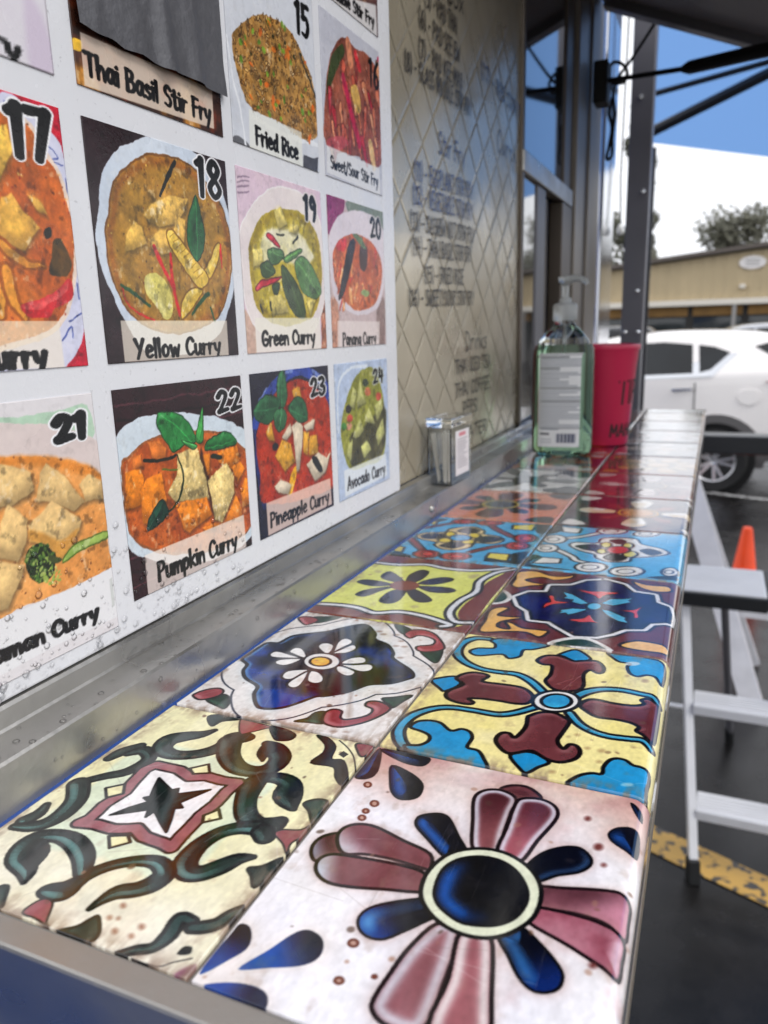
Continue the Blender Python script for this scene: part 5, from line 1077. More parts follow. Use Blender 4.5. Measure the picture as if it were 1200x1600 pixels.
# steel post beside the truck corner
post = thing('steel_post','grey steel post with bolts standing at the far end of the counter','post',(-.06,1.75,0))
MB().box(-.024,.024,-.02,.02,0,2.52,.003).build('shaft','grey_steel',post)
MB().box(-.05,.05,-.05,.05,0,.012,.002).build('base_plate','grey_steel',post)
for z_, x_ in ((1.72,.008),(1.63,-.014),(1.63,.014),(1.93,.01),(2.12,-.004)):
    b_ = MB().lathe([(0,.006),(.004,.0055),(.0062,.003),(.0065,0)],(0,0,0),12).build('bolt','bright_trim',post,smooth=True)
    b_.rotation_euler = (R(90),0,0); b_.location = (x_,-.0195,z_)
# cords hanging at the corner
mat('cord_black',(20,20,20),rough=.55)
def on_plane(pts, y): return [tuple(at(q,1,y)) for q in pts]
def smooth3(p, k=6): return [tuple(v) for v in catmull(p, False, k)]
c_ = MB().tube(smooth3(on_plane([(955,140),(950,115),(958,98),(972,100),(980,112),(975,128),(962,132),(958,150),(952,175),(956,200),(952,225),(948,248),(956,243),(957,215),(960,180),(958,150)],1.50)),.0032,7).build('cord','cord_black',None,smooth=True)
tag(c_,'black bungee cord looped at the truck corner','cord')
c_ = MB().tube(smooth3(on_plane([(1022,38),(1005,65),(985,95),(972,112),(960,128),(950,136)],1.50)),.003,7).build('cord','cord_black',None,smooth=True)
tag(c_,'thin black cord running up from the bungee to the hatch','cord')
# small hanging light bulb string left of the post
c_ = MB().lathe([(0,-.012),(.006,-.01),(.0095,-.003),(.009,.004),(.005,.011),(.003,.016)],tuple(at((969,360),1,1.9)),14).build('light_bulb',mat('bulb_glass',(240,240,236),rough=.15,spec=.6),None,smooth=True)
tag(c_,'small round white bulb hanging beside the steel post','bulb')
w_ = at((969,360),1,1.9)
MB().tube([(w_[0],w_[1],w_[2]+.016),(w_[0]-.004,w_[1],w_[2]+.12),(w_[0],w_[1],w_[2]+.52)],.002,6).build('wire','cord_black',c_).matrix_parent_inverse = Matrix.Identity(4)

# ------------------------------------------------------------------ blue tarp canopy beyond the truck
mat('tarp_blue',(104,142,194),rough=.7,noise=(2,.06),bump=(8,.1))
_m = MATS['tarp_blue']; _b = _m.node_tree.nodes['Principled BSDF']; _b.inputs['Transmission Weight'].default_value = 0
_nt = _m.node_tree; _tr = _nt.nodes.new('ShaderNodeBsdfTranslucent'); _tr.inputs['Color'].default_value = lin((118,160,216)); _ms = _nt.nodes.new('ShaderNodeMixShader'); _ms.inputs[0].default_value = .62
_out = [n for n in _nt.nodes if n.type == 'OUTPUT_MATERIAL'][0]
_nt.links.new(_b.outputs[0], _ms.inputs[1]); _nt.links.new(_tr.outputs[0], _ms.inputs[2]); _nt.links.new(_ms.outputs[0], _out.inputs['Surface'])
canopy = thing('canopy','blue fabric canopy on dark poles beyond the serving window','canopy',(.6,3.2,0))
mb = MB(); nx_, ny_ = 24, 20; vs = []
for j in range(ny_+1):
    for i in range(nx_+1):
        a, b = i/nx_, j/ny_; y = 2.05+2.45*b; xl = -.09-.19*b; x = xl+(2.15-xl)*a
        zf = 2.692-.228*(x+.75); zn = 3.02-.05*(x+.75)
        zz = zn+(zf-zn)*b+.05*math.sin(math.pi*b)*1.2-.02*math.sin(3.1*a*math.pi)*math.sin(math.pi*b)
        vs.append((x-.6,y-3.2,zz))
mb.add(vs,[(j*(nx_+1)+i,j*(nx_+1)+i+1,(j+1)*(nx_+1)+i+1,(j+1)*(nx_+1)+i) for j in range(ny_) for i in range(nx_)])
o = mb.build('fabric','tarp_blue',canopy,smooth=True)

mat('pole_black',(30,31,36),rough=.4,metal=.3)
def line_ext(a, b, y, e0, e1):
    a, b = at(a,1,y), at(b,1,y); d = b-a; return Vector(a-d*e0)-canopy.location, Vector(b+d*e1)-canopy.location
a, b = line_ext((1010,150),(1200,97),3.3,.02,3.0); MB().tube([a,b],.011,8).build('truss_bar','pole_black',canopy)
a, b = line_ext((1010,210),(1200,115),3.25,.02,1.1); MB().tube([a,b],.020,8).build('truss_bar','pole_black',canopy)
for x, y, z in ((-.26,4.46,2.55),(2.12,4.46,2.0),(2.12,2.1,2.86),(-.26,2.3,2.98)):
    MB().box(x-.6-.018,x-.6+.018,y-3.2-.018,y-3.2+.018,0,z,.002).build('leg','pole_black',canopy)

# ================================================================== COUNTER WITH TILES
print_mat('tile_glaze', .06, .10, (240,.05), coat=1.0, scratch=True)
print_mat('print_vinyl', .22, .16, (700,.06))
mat('grout',(148,140,132),rough=.6,noise=(60,.2)); mat('counter_core',(150,148,146),rough=.5)
counter = thing('counter','narrow serving counter covered with colourful patterned tiles','counter',(0,.7,0))
LOCI = Matrix.Translation((0,.7,0)).inverted()
def cp(o):
    o.parent = counter; o.matrix_parent_inverse = LOCI; return o
XF, RR = .80, .052            # flat part ends, rounding radius (in tiles)
def cpos(U, V):
    s = U-XF; a = np.clip(s/RR, 0, math.pi/2); rest = np.maximum(s-RR*math.pi/2, 0)
    x = np.where(s <= 0, U, XF+RR*np.sin(a)); z = np.where(s <= 0, 0, -RR*(1-np.cos(a)))-rest
    return x*T, V*T, ZC+z*T
cp(MB().box(-.80*T,.838*T,0.004*T,11.52*T,ZC-.030,ZC-.0025).build('counter_slab','grout'))
cp(MB().box(-.862*T,-.80*T,-.05*T,11.52*T,ZC-.04,ZC-.0012).build('back_strip','truck_blue'))
tp_ = [(-.86,-.012),(.84,-.012),(.84,-.062),(-.86,-.062)]
cp(MB().box(-.86*T,.8505*T,-.075*T,.0025*T,ZC-.034,ZC+.0006,.0012).build('front_trim','aluminium'))
cp(MB().box(.8395*T,.8535*T,-.013,11.52*T,ZC-.034,ZC-.0218,.0004).build('edge_trim','aluminium_dark'))
cp(MB().box(-.84*T,.85*T,11.525*T,11.56*T,ZC-.034,ZC-.0005,.001).build('end_trim','aluminium_dark'))
for y in (.1,.75,1.4):
    b_ = MB().prism([(-.111,ZC-.035),(.08,ZC-.035),(-.111,ZC-.2)],1,y,y+.02).build('bracket','grey_steel'); cp(b_)
NL = {0:(tile_L0,400),1:(tile_L1,320),2:(tile_L2,220),3:(tile_L3,130),4:(tile_L4,90),5:(tile_L5,80),6:(tile_L6,70)}
NR = {0:(tile_R0,430),1:(tile_R1,330),2:(tile_R2,220),3:(tile_R3,140),4:(tile_R4,90),5:(tile_R5,80),6:(tile_R6,70)}
LT = {0:'cream tile with dark green scrolls round a star',1:'white tile with a blue panel and white daisy',2:'lime tile with a navy daisy and brown border',3:'light blue and yellow quatrefoil tile',4:'orange tile with brown petals'}
RT = {0:'white tile with a large maroon and navy petalled flower',1:'yellow tile with blue ribbons and maroon lobes',2:'maroon tile with yellow flames and a navy star',3:'pale blue tile with white scrolls'}
g_ = .0085
for r in range(12):
    for side, tab, lab in (('L',NL,LT),('R',NR,RT)):
        fn, n = tab.get(r, ((GENL if side == 'L' else GENR)[r % 5], 48))
        u0, u1 = (-.812, -g_) if side == 'L' else (g_, .985)
        v0, v1 = r+g_, min(r+1-g_, 11.515)
        cv = Cv(u0, u1, v0, v1, int(n*(u1-u0)), n); cv.gam = 1.14; cv.relief = .09; fn(cv)
        if r < 4: brush(cv, r*3+(side == 'R')); specks(cv, 26, r*2+(side == 'R'))
        cv.mesh('tile', cpos, 'tile_glaze', None, skirt=(0,0,-.002))
        o = bpy.context.scene.collection.objects[-1]; cp(o)
        for p_ in [0]: o.data.polygons.foreach_set('use_smooth', [True]*len(o.data.polygons))
        if r in lab: o['label'] = lab[r]

# ================================================================== MENU BOARD
def board_mat():
    m = mat('board_white',(214,215,219),rough=.22,rvar=(30,.16,.36),bump=(300,.05)); nt = m.node_tree; b = nt.nodes['Principled BSDF']
    co = nt.nodes.new('ShaderNodeTexCoord'); n = nt.nodes.new('ShaderNodeTexNoise'); n.inputs['Scale'].default_value = 230; n.inputs['Detail'].default_value = 3; n.inputs['Roughness'].default_value = .7
    n2 = nt.nodes.new('ShaderNodeTexNoise'); n2.inputs['Scale'].default_value = 16; n2.inputs['Detail'].default_value = 4
    nt.links.new(co.outputs['Object'], n.inputs['Vector']); nt.links.new(co.outputs['Object'], n2.inputs['Vector'])
    ad = nt.nodes.new('ShaderNodeMath'); ad.operation = 'MULTIPLY_ADD'; ad.inputs[1].default_value = .35; nt.links.new(n2.outputs['Fac'], ad.inputs[0]); nt.links.new(n.outputs['Fac'], ad.inputs[2])
    rp = nt.nodes.new('ShaderNodeMapRange'); rp.inputs['From Min'].default_value = .82; rp.inputs['From Max'].default_value = .90
    rp.inputs['To Min'].default_value = 0; rp.inputs['To Max'].default_value = .38
    nt.links.new(ad.outputs[0], rp.inputs['Value']); mm = nt.nodes.new('ShaderNodeMix'); mm.data_type = 'RGBA'
    mm.inputs['A'].default_value = lin((214,215,219)); mm.inputs['B'].default_value = lin((138,136,140)); nt.links.new(rp.outputs['Result'], mm.inputs['Factor']); nt.links.new(mm.outputs['Result'], b.inputs['Base Color'])
board_mat()
board = thing('menu_board','white menu board with rows of numbered curry and stir fry photos','menu board',(-.135,.2,ZC+.24*T))
BINV = Matrix.Translation(board.location).inverted()
def bp_(o):
    o.parent = board; o.matrix_parent_inverse = BINV; return o
bp_(MB().box(BX-.009,BX,-.6,3.705*T,ZC+.243*T,ZC+7.0*T,.0012).build('panel','board_white'))
for fn, c, r, n, lab in PICS:
    u0, u1 = COLS_V[c]; v0, v1 = ROWS_Z[r]
    if fn is pic21: v0 = .30
    cv = Cv(u0,u1,v0,v1,n,int(n*1.25)); cv.warp(.010, 11, n); fn(cv)
    if fn not in (pic18,pic22,pic14): cv.c = cv.c*.97+6
    o = cv.mesh('picture', lambda U,V: (np.full(U.shape, BX+.0005), U*T, ZC+V*T), 'print_vinyl', None, skirt=(-.0004,0,0)); bp_(o); o['label'] = lab
# duct tape over the basil picture
mat('duct_tape',(84,84,88),rough=.38,metal=.15,noise=(30,.12),bump=(160,.4))
tl = on_wall(M1((310,-60),(345,110),(430,165),(500,190),(560,235),(640,262),(700,300),(760,335),(820,352),(900,390),(960,425),(1045,460),(1000,-60)))
pts = catmull(tl[1:12], False, 3); k = len(pts); mb = MB(); vs = []; m_ = 22; rg = random.Random(4)
topz = 3.0
for i in range(k):
    for j in range(m_+1):
        f = j/m_; v, z = pts[i][0]-.02*f, pts[i][1]+(topz-pts[i][1])*f
        fold = .004*math.exp(-((i-k*.60)/1.4)**2)*(1-f*.6)+.003*math.exp(-((i-k*.78)/1.2)**2)
        vs.append((BX+.0012+fold*.6+.0016*fbm(np.array(v*26.),np.array(z*3.),8)+.0006*fbm(np.array(v*9.),np.array(z*9.),3)+(.0012*(1-f*6) if j < 4 else 0), v*T, ZC+z*T))
mb.add(vs,[(i*(m_+1)+j,(i+1)*(m_+1)+j,(i+1)*(m_+1)+j+1,i*(m_+1)+j+1) for i in range(k-1) for j in range(m_)])
bp_(mb.build('duct_tape','duct_tape',None,smooth=True)); [o for o in board.children if o.name.startswith('duct_tape')][0]['label'] = 'grey duct tape patch'
# rain drops on the board, the rail and the far tiles
def water_mat():
    m = bpy.data.materials.new('water'); m.use_nodes = True; nt = m.node_tree; nt.nodes.clear()
    tr = nt.nodes.new('ShaderNodeBsdfTransparent'); gl = nt.nodes.new('ShaderNodeBsdfGlossy'); gl.inputs['Roughness'].default_value = .04
    lw = nt.nodes.new('ShaderNodeFresnel'); lw.inputs['IOR'].default_value = 1.45; ms = nt.nodes.new('ShaderNodeMixShader'); o = nt.nodes.new('ShaderNodeOutputMaterial')
    nt.links.new(lw.outputs[0], ms.inputs[0]); nt.links.new(tr.outputs[0], ms.inputs[1]); nt.links.new(gl.outputs[0], ms.inputs[2]); nt.links.new(ms.outputs[0], o.inputs['Surface']); MATS['water'] = m
water_mat()
def drops(n, place, rr, seed, parent, inv):
    rg = random.Random(seed); mb = MB()
    for i in range(n):
        c, nrm, a = place(rg); r = rr[0]+(rr[1]-rr[0])*rg.random()**2.5; nrm = Vector(nrm); t = nrm.orthogonal().normalized(); b = nrm.cross(t); c = Vector(c); vs = []
        for h, k_ in ((0,1),(.28,.86),(.46,.5)):
            for q in range(8):
                g2 = 2*math.pi*q/8; vs.append(c+(t*math.cos(g2)+b*math.sin(g2))*r*k_+nrm*h*r)
        vs.append(c+nrm*.52*r); fs = []
        for l in range(2): fs += [(l*8+q,l*8+(q+1)%8,(l+1)*8+(q+1)%8,(l+1)*8+q) for q in range(8)]
        fs += [(16+q,16+(q+1)%8,24) for q in range(8)]; mb.add(vs,fs)
    o = mb.build('water_drops','water',None,smooth=True,angle=80); o.parent = parent; o.matrix_parent_inverse = inv; o['kind'] = 'stuff'; return o
def pl_board(rg):
    z = .26+.42*rg.random()**1.7; v = .1+1.7*rg.random()**1.3
    return (BX+.0006, v*T, ZC+z*T), (1,0,0), 0
drops(520, pl_board, (.0004,.0019), 3, board, BINV)
def pl_rail(rg):
    v = rg.uniform(-.2,5.5)
    if rg.random() < .55: return (rg.uniform(-.975,-.85)*T, v*T, ZC+.158*T), (0,0,1), 0
    return (-.84*T, v*T, ZC+rg.uniform(.02,.15)*T), (1,0,0), 0
drops(330, pl_rail, (.0003,.0016), 5, truck, Matrix.Translation(truck.location).inverted())

# ================================================================== THINGS ON THE COUNTER
# sanitizer bottle
mat('gel_green',(186,234,194),rough=.03,trans=1.0,ior=1.36); mat('clear_plastic',(240,246,244),rough=.04,trans=1.0,ior=1.35)
mat('pump_plastic',(214,218,218),rough=.3,spec=.5); _b = MATS['pump_plastic'].node_tree.nodes['Principled BSDF']; _b.inputs['Transmission Weight'].default_value = .6
bot = thing('sanitizer_bottle','green gel hand sanitizer pump bottle with white back label beside the red cup','bottle',(-.064,.905,ZC+.0006), R(6))
S2 = dict(n=40, sx=1.07, sy=.62, power=3.2)
MB().lathe([(.030,0),(.0355,.003),(.0372,.010),(.0372,.128),(.0365,.138),(.034,.1455),(.0,.1455)],**S2).build('gel_body','gel_green',bot,smooth=True)
MB().lathe([(.034,.1458),(.031,.152),(.024,.161),(.0165,.168),(.0135,.172),(.0135,.178),(0,.178)],n=40,sx=1,sy=.8,power=2.4).build('shoulder','clear_plastic',bot,smooth=True)
cap = MB().lathe([(.0,.176),(.0150,.176),(.0158,.178),(.0158,.194),(.0146,.197),(.0085,.199),(.0075,.204),(.0045,.205),(.0045,.222),(.006,.223),(0,.223)],n=28).build('pump_collar','pump_plastic',bot,smooth=True)
mb = MB(); mb.lathe([(.0055,.2205),(.0085,.223),(.0100,.229),(.0095,.231),(0,.232)],n=20); mb.tube([(0,0,.2285),(.012,-.004,.2285),(.020,-.007,.2275),(.026,-.009,.2235),(.0275,-.0095,.2205)],[.0048,.0044,.0038,.0034,.003],10)
mb.build('pump_spout','pump_plastic',bot,smooth=True)
MB().tube([(0,0,.17),(.001,0,.1),(.006,0,.01)],.0022,8).build('dip_tube','pump_plastic',bot)
cv = Cv(0,1,0,1.98,64,150,(228,230,232))
for i in range(34):
    y = 1.90-i*.046
    if y < .36: break
    rg = random.Random(i); bold = i in (0,5,14,20)
    cv.stroke([(.06,y),(.06+rg.choice((.86,.86,.8,.6,.4,.86)),y)], .013 if bold else .009, (70,76,86) if bold else (120,128,140), smooth=False)
cv.stroke([(.03,.40),(.03,1.95),(.97,1.95),(.97,.40),(.03,.40)],.006,(90,96,104),smooth=False)
for i in range(17):
    x = .42+i*.026; cv.stroke([(x,.10),(x,.28)],.004+.008*((i*7) % 3)/2,(50,56,84),smooth=False)
cv.stroke([(.06,.28),(.24,.28)],.022,(90,94,100),smooth=False); cv.stroke([(.06,.16),(.3,.16)],.008,(150,154,160),smooth=False); cv.stroke([(.06,.10),(.3,.10)],.008,(150,154,160),smooth=False)
print_mat('label_print', .3, .1, (300,.02))
def lpos(U,V):
    a = (U-.5)*.058
    k = .0372*(1-np.abs(a/.0372)**3.2)**(1/3.2)*.62
    return a-.001, -(k+.0006), .012+V*.062
o = cv.mesh('label_sheet',lpos,'label_print',bot)
# red cup
mat('cup_red',(206,46,84),rough=.33,spec=.45); mat('marker_black',(30,14,18),rough=.5)
cup = thing('red_cup','red plastic cup with handwritten black marker letters behind the sanitizer','cup',(-.024,1.012,ZC+.0006))
ch = .142; rb_, rt_ = .0355, .0455
rad = lambda z: rb_+(rt_-rb_)*z/ch
MB().lathe([(.0,.0),(rb_-.002,.0),(rb_,.002),(rad(.118),.118),(rad(.12)+.0006,.1195),(rad(.13)+.0006,.132),(rt_+.0014,.1345),(rt_+.0022,.138),(rt_+.0014,.1415),(rt_-.001,.142),(rt_-.0025,.139),(rad(.1)-.0025,.1),(rb_-.002,.004),(0,.003)],n=48).build('cup_body','cup_red',cup,smooth=True,angle=60)
def cup_text(s, a0, w, z0, h, r):
    st, tw = layout(s); mb = MB()
    def f(x,y,o):
        z = z0+y; rr = rad(z)+.0004+o; a = a0+x/.04; return (rr*math.sin(a), -rr*math.cos(a), z)
    ribbons(s, f, (w/tw,h), r, 0, mb, n=4); mb.build('lettering','marker_black',cup)
cup_text('TIP', .62, .040, .060, .032, .0017); cup_text('MAHALO', .40, .070, .014, .017, .0014)
# toothpick box
mat('clear_acrylic',(238,240,240),rough=.06,trans=1.0,ior=1.3); mat('white_paper',(226,224,222),rough=.6); mat('wood_pale',(232,228,220),rough=.6)
bx = thing('toothpick_box','small clear plastic box of white toothpicks with a paper label on the rail','box',(-.118,.585,ZC+.158*T+.0006), R(-4))
W_, D_, H_ = .0125, .026, .056; t_ = .0012
mb = MB(); mb.box(-W_,W_,-D_,D_,0,t_); mb.box(-W_,-W_+t_,-D_,D_,t_+.0001,H_); mb.box(W_-t_,W_,-D_,D_,t_+.0001,H_); mb.box(-W_+t_+.0001,W_-t_-.0001,-D_,-D_+t_,t_+.0001,H_); mb.box(-W_+t_+.0001,W_-t_-.0001,D_-t_,D_,t_+.0001,H_)
mb.build('tray','clear_acrylic',bx)
MB().box(-W_-.0014,W_+.0014,-D_-.0014,D_+.0014,H_+.0004,H_+.010,.0015).build('lid','clear_acrylic',bx)
for i,(x,y,dx,dy) in enumerate(((-.004,-.018,.006,.004),(.001,-.017,.0,.002),(.004,-.02,-.001,.003),(.006,-.016,.001,-.002),(-.006,-.01,.004,.008),(.003,-.012,-.003,.002),(.002,-.006,.002,.006),(-.002,.002,.003,.004))):
    MB().tube([(x,y,.002),(x-dx,y-dy*.6,.05)],.0011,6).build('toothpick','wood_pale',bx)
cv = Cv(0,1,0,1.3,40,56,(224,220,222))
cv.stroke([(.3,1.18),(.7,1.18)],.05,(206,120,130),smooth=False)
for i in range(12): cv.stroke([(.14,1.04-i*.075),(.14+random.Random(i).choice((.7,.6,.5,.72)),1.04-i*.075)],.013,(140,134,140),smooth=False)
cv.mesh('label_sheet',lambda U,V:(np.full(U.shape,W_+.0005),-.016+U*.036,.008+V*.034),'label_print',bx)

# ================================================================== STEP LADDER
mat('ladder_alu',(218,218,220),rough=.32,metal=.0,noise=(9,.06)); mat('tread_white',(214,214,216),rough=.45,bump=(120,.3))
mat('plastic_black',(22,23,24),rough=.45)
lad = thing('step_ladder','white aluminium step ladder with black edged platform on wet asphalt','ladder',(.16,2.0,0))
def lp(x,y,z): return (x-.16,y-2.0,z)
LW = .40
fl0, fl1 = (.165,2.03), (.085,2.36)          # front-left foot and platform corner
def fr(z): k = z/.80; return fl0[0]+(fl1[0]-fl0[0])*k, fl0[1]+(fl1[1]-fl0[1])*k
for s_ in (0,1):
    a = fr(.02); b = fr(.86); off = LW+.10 if s_ else 0; off2 = LW-.135 if s_ else 0
    MB().beam(lp(a[0]+off,a[1],.03),lp(b[0]+off2,b[1],.80),.024,.032).build('front_leg','ladder_alu',lad)
    MB().beam(lp(a[0]+off,a[1]-.006,0.0),lp(a[0]+off-.004,a[1]+.004,.07),.030,.042).build('rubber_foot','plastic_black',lad)
    bx0, by0 = (.275,2.93) if not s_ else (.275+LW-.02,2.93); tx, ty = (.20,2.56) if not s_ else (.20+.14,2.56)
    MB().tube([lp(bx0,by0,.03),lp(tx,ty,.76)],.0135,10).build('rear_leg','grey_steel',lad)
    MB().tube([lp(bx0,by0,0),lp(bx0-.006,by0-.01,.07)],.018,10).build('rubber_foot','plastic_black',lad)
def tread(z, dep, nm='tread'):
    x, y = fr(z); w = LW+.10-.235*z/.8; mb = MB()
    mb.box(x-.16+.014,x-.16+w-.014,y-2.0-.02,y-2.0+dep,z-.012,z,.003)
    mb.box(x-.16+.014,x-.16+w-.014,y-2.0-.026,y-2.0-.0205,z-.031,z-.001,.002)
    mb.build(nm,'tread_white',lad)
    r_ = MB()
    for i in range(5): r_.box(x-.16+.02,x-.16+w-.02,y-2.0+.0+i*dep/5.5,y-2.0+.008+i*dep/5.5,z+.0003,z+.003)
    r_.build('grip_ribs','ladder_alu',lad)
tread(.205,.085); tread(.492,.085)
px0, px1 = .06, .318
MB().box(px0-.16,px1-.16,2.345-2.0,2.62-2.0,.80,.822,.006).build('platform','tread_white',lad)
mb = MB(); mb.box(px0-.163,px1-.157,2.325-2.0,2.343-2.0,.772,.818,.004); mb.box(px1-.158,px1-.146,2.344-2.0,2.62-2.0,.775,.824,.003)
mb.build('platform_edge','plastic_black',lad)
r_ = MB()
for i in range(14): r_.box(px0-.15,px1-.17,2.36-2.0+i*.018,2.368-2.0+i*.018,.8222,.8245)
r_.build('grip_ribs','ladder_alu',lad)
MB().tube([lp(.02,2.86,.155),lp(.275+LW,2.86,.155)],.009,8).build('cross_bar','ladder_alu',lad)

# ================================================================== TRESTLE TABLE, CONE
tab = thing('sawhorse','black topped sawhorse with slanted white legs in front of the white car','sawhorse',(.8,3.6,0))
mat('paint_white',(236,234,236),rough=.45,noise=(14,.08)); mat('table_black',(20,21,24),rough=.3,noise=(6,.2))
MB().box(-.90,.9,-.17,-.05,1.085,1.165,.006).build('top_beam','table_black',tab)
for x0, x1 in ((-.425,-.80),(.425,.8)):
    for y0_, y1_ in ((.14,-.12),(-.42,-.10)):
        if y0_ < 0 and x0 < 0: y0_ = -.36
        MB().beam((x0,y0_,.0),(x1,y1_,1.083),.09,.045,(0,1,0)).build('leg','paint_white',tab)
MB().beam((-.5,.07,.3),(.5,.07,.3),.04,.06).build('stretcher','paint_white',tab)
mat('cone_orange',(255,76,8),rough=.42,noise=(10,.06))
cone = thing('traffic_cone','orange traffic cone standing behind the step ladder','cone',tuple(at((1158,945),2,0)))
cone.scale = (.68,.68,.68)
MB().lathe([(.145,.03),(.136,.045),(.042,.68),(.034,.70),(.022,.702),(0,.70)],n=32).build('cone_body','cone_orange',cone,smooth=True)
MB().box(-.19,.19,-.19,.19,0,.03,.008).build('cone_base','cone_orange',cone)

# ================================================================== CARS
mat('car_white',(236,232,230),rough=.16,coat=1.0,noise=(2,.02)); mat('car_glass',(20,23,26),rough=.04,spec=.45,noise=(2.5,.5)); mat('cladding_grey',(92,90,90),rough=.5)
mat('tyre',(18,18,19),rough=.75,bump=(60,.2)); mat('rim_silver',(190,190,194),rough=.25,metal=.85); mat('arch_black',(8,8,9),rough=.9); mat('tail_red',(140,14,22),rough=.15,coat=1.0)
mat('trim_chrome',(210,212,216),rough=.12,metal=1.0); mat('car_dark',(40,42,48),rough=.2,coat=1.0); mat('car_silver',(170,172,178),rough=.22,metal=.5,coat=1.0)
# stations along the car (rear axle at 0, front towards -x): x, sill, belt, roof(top), half width belt, half width roof
ST = [(-3.42,.42,.72,.74,.60,.50),(-3.3,.30,.86,.88,.78,.62),(-2.9,.24,.98,1.0,.88,.74),(-2.2,.22,1.04,1.06,.90,.80),(-1.75,.22,1.07,1.22,.905,.78),(-1.2,.22,1.09,1.50,.91,.66),(-.7,.22,1.10,1.555,.91,.66),(-.1,.22,1.12,1.565,.905,.655),(.3,.24,1.15,1.545,.89,.63),(.55,.28,1.16,1.50,.86,.60),(.72,.34,1.14,1.30,.82,.62),(.80,.40,1.05,1.12,.76,.62)]
def hw(x, z):
    xs = [s[0] for s in ST]; g_ = lambda i: float(np.interp(x, xs, [s[i] for s in ST]))
    sill, belt, roof, wb, wr = g_(1), g_(2), g_(3), g_(4), g_(5)
    if z <= sill+.1: return wb-.05+.05*max(0,(z-sill)/.1)
    if z <= belt: t = (z-sill-.1)/(belt-sill-.1); return wb+.012*math.sin(t*math.pi)
    return wb+(wr-wb)*min(1,(z-belt)/max(.01,roof-.06-belt))
